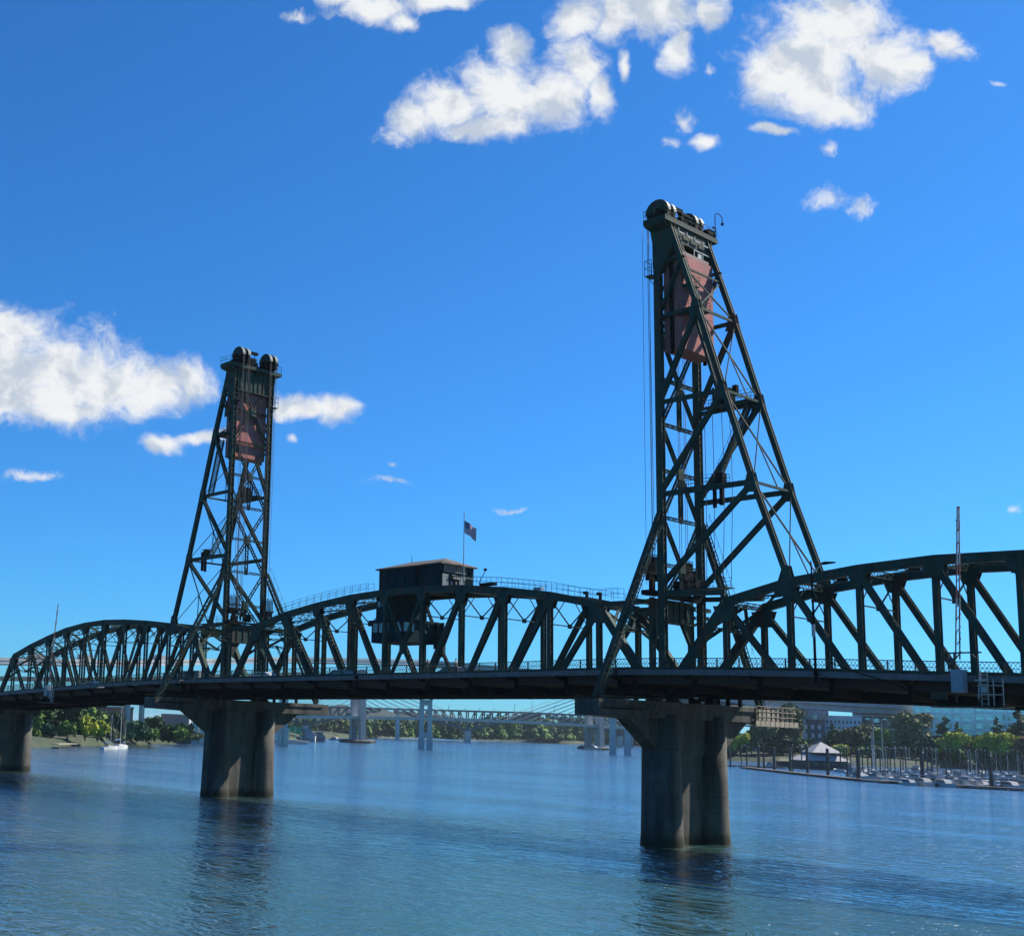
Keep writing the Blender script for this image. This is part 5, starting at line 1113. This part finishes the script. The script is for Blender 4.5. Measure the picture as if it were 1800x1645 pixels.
# people
SKIN=mat('skin',(.42,.24,.17),.6,var=.05); HAIR=mat('hair',(.02,.015,.01),.7)
def skinned(name,joints,edges,m,parent,lvl=2):
    me=bpy.data.meshes.new(name); me.from_pydata([j[0] for j in joints],edges,[]); me.materials.append(m); o=bpy.data.objects.new(name,me); sc.collection.objects.link(o); o.parent=parent
    sk=o.modifiers.new('Skin','SKIN'); 
    for i,j in enumerate(joints): me.skin_vertices[0].data[i].radius=(j[1],j[2] if len(j)>2 else j[1])
    me.skin_vertices[0].data[0].use_root=True; sk.use_smooth_shade=True
    ss_=o.modifiers.new('Subdivision','SUBSURF'); ss_.levels=ss_.render_levels=lvl
    return o
def person(label,loc,rz,shirt,trous,step=.22,arm='swing'):
    T=thing('person',label,'person',(0,0,0))
    fz=lambda s_:(s_*step)
    J=[((0,0,.95),.135,.11),((0,0,1.12),.12,.10),((0,0,1.32),.155,.11),((0,0,1.46),.06,.06),((.01,0,1.55),.055,.055),((.02,0,1.64),.085,.078),((.015,0,1.74),.07,.065)]
    E_=[(0,1),(1,2),(2,3),(3,4),(4,5),(5,6)]
    fing=[]
    for s_ in(-1,1):
        i=len(J); sw=step*s_
        J+= [((sw*.15,s_*.095,.88),.085),((sw*.9+.04,s_*.10,.50),.058),((sw*1.3-.03,s_*.10,.10),.042),((sw*1.3+.14,s_*.11,.035),.034)]
        E_+=[(0,i),(i,i+1),(i+1,i+2),(i+2,i+3)]
        k=len(J); a=-sw*(1 if arm=='swing' else 0)+(.25 if arm=='hold' else 0)
        J+= [((0,s_*.175,1.40),.055),((a*.5-.02,s_*.235,1.13),.042),((a*1.1+.06,s_*.235,.90+(.2 if arm=='hold' else 0)),.03),((a*1.2+.08,s_*.23,.83+(.24 if arm=='hold' else 0)),.026)]
        E_+=[(2,k),(k,k+1),(k+1,k+2),(k+2,k+3)]
        h=Vector(J[k+3][0])
        for q in range(5):
            n_=len(J); o_=(q-2)*.017; ln=(.05,.062,.07,.064,.045)[q]; d=Vector((.02 if q else .05,0,-1)).normalized()
            b0=h+Vector((o_+(.02 if q==4 else 0),0,-.02)); J+=[(tuple(b0),.0095),(tuple(b0+Vector((o_*.3+.008,-.0*s_,-ln*.6))),.0085),(tuple(b0+Vector((o_*.3+.022,-s_*.008,-ln))),.007)]; E_+=[(k+3,n_),(n_,n_+1),(n_+1,n_+2)]
    J=[(j[0],*j[1:]) for j in J]
    body=skinned('body',J,E_,SKIN,T)
    sj=[((0,0,.93),.15,.125),((0,0,1.12),.14,.12),((0,0,1.31),.17,.125),((0,0,1.44),.085,.08)]; se=[(0,1),(1,2),(2,3)]
    for s_ in(-1,1):
        a=-step*s_*(1 if arm=='swing' else 0)+(.25 if arm=='hold' else 0); i=len(sj); sj+=[((0,s_*.18,1.40),.07),((a*.5-.02,s_*.24,1.13),.055),((a*1.0+.04,s_*.237,.97+(.15 if arm=='hold' else 0)),.045)]; se+=[(2,i),(i,i+1),(i+1,i+2)]
    skinned('jacket',sj,se,shirt,T)
    tj=[((0,0,.96),.145,.12)]; te=[]
    for s_ in(-1,1): sw=step*s_; i=len(tj); tj+=[((sw*.15,s_*.097,.87),.1),((sw*.9+.04,s_*.10,.50),.072),((sw*1.3-.03,s_*.10,.12),.058)]; te+=[(0,i),(i,i+1),(i+1,i+2)]
    skinned('trousers',tj,te,trous,T)
    b=MB(); icos(b,(.0,0,1.725),.092,.085,random.Random(2),10,6); b.obj('hair',HAIR,T,smooth=True)
    b=MB()
    for s_ in(-1,1): b.box((.085,s_*.028,1.67),(.02,.02,.012)); b.box((.015,s_*.082,1.65),(.03,.018,.055))
    b.box((.105,0,1.645),(.035,.02,.03)); b.box((.09,0,1.605),(.015,.045,.01)); b.obj('face_features',SKIN,T)
    T.location=loc; T.rotation_euler=(0,0,rz); return T
JB=mat('dark_jacket',(.03,.03,.045),.8); JT=mat('grey_trousers',(.05,.055,.07),.8); JL=mat('tan_jacket',(.22,.18,.13),.8)
person('person in dark jacket walking on the near sidewalk right of the cabin',(52.35,-10.0,S(52.3)+.0),math.pi,JL,JT,.24)
person('person in dark clothes on the near sidewalk below the cabin',(47.7,-9.9,S(47.7)+.0),0,JB,JT,.1,'hold')
person('person in black clothes standing beside the right-hand gate cabinet',(106.8,-9.7,S(106.8)+.0),-1.2,JB,JB,.04,'hold')
# conduits and small fittings hung on the near side of the deck
T=RT
b=MB(); pts_=[(90.5,-11.3,S(90.5)+.0),(97.6,-11.3,S(97.6)-.3),(103,-11.3,S(103)-1.2),(106.8,-11.3,S(106.8)-2.4)]
pts_=[(97.2,-11.2,17.9),(99.2,-11.25,17.1),(103,-11.25,15.9),(106.5,-11.25,14.4)]
for a,c in zip(pts_,pts_[1:]): b.tube(a,c,.05,5)
b.obj('conduit',STEELD,T)
b=MB()
for x in(36.8,36.85): b.tube((x,-11.15,S(x)-.2),(x,-11.15,S(x)-1.9),.05,5)
b.lathe((36.8,-11.3,S(36)-.4),[(.05,0),(.22,.1),(.22,.3),(.05,.4)],8); b.box((36.8,-11.2,S(36)-1.3),(.2,.2,.5)); b.obj('navigation_light',STEELD,LT)
# ---------------------------------------------------------------- haze
hm=bpy.data.materials.new('haze_air'); hm.use_nodes=True; t=hm.node_tree; t.nodes.clear(); pv=t.nodes.new('ShaderNodeVolumePrincipled'); ou=t.nodes.new('ShaderNodeOutputMaterial'); t.links.new(pv.outputs[0],ou.inputs['Volume'])
pv.inputs['Color'].default_value=(.62,.80,.95,1); pv.inputs['Density'].default_value=HAZE; pv.inputs['Anisotropy'].default_value=.2
if HAZE>0:
    b=MB(); b.box2((-15500,-15500,-6),(15500,15500,78)); b.obj('haze',hm,kind='stuff')
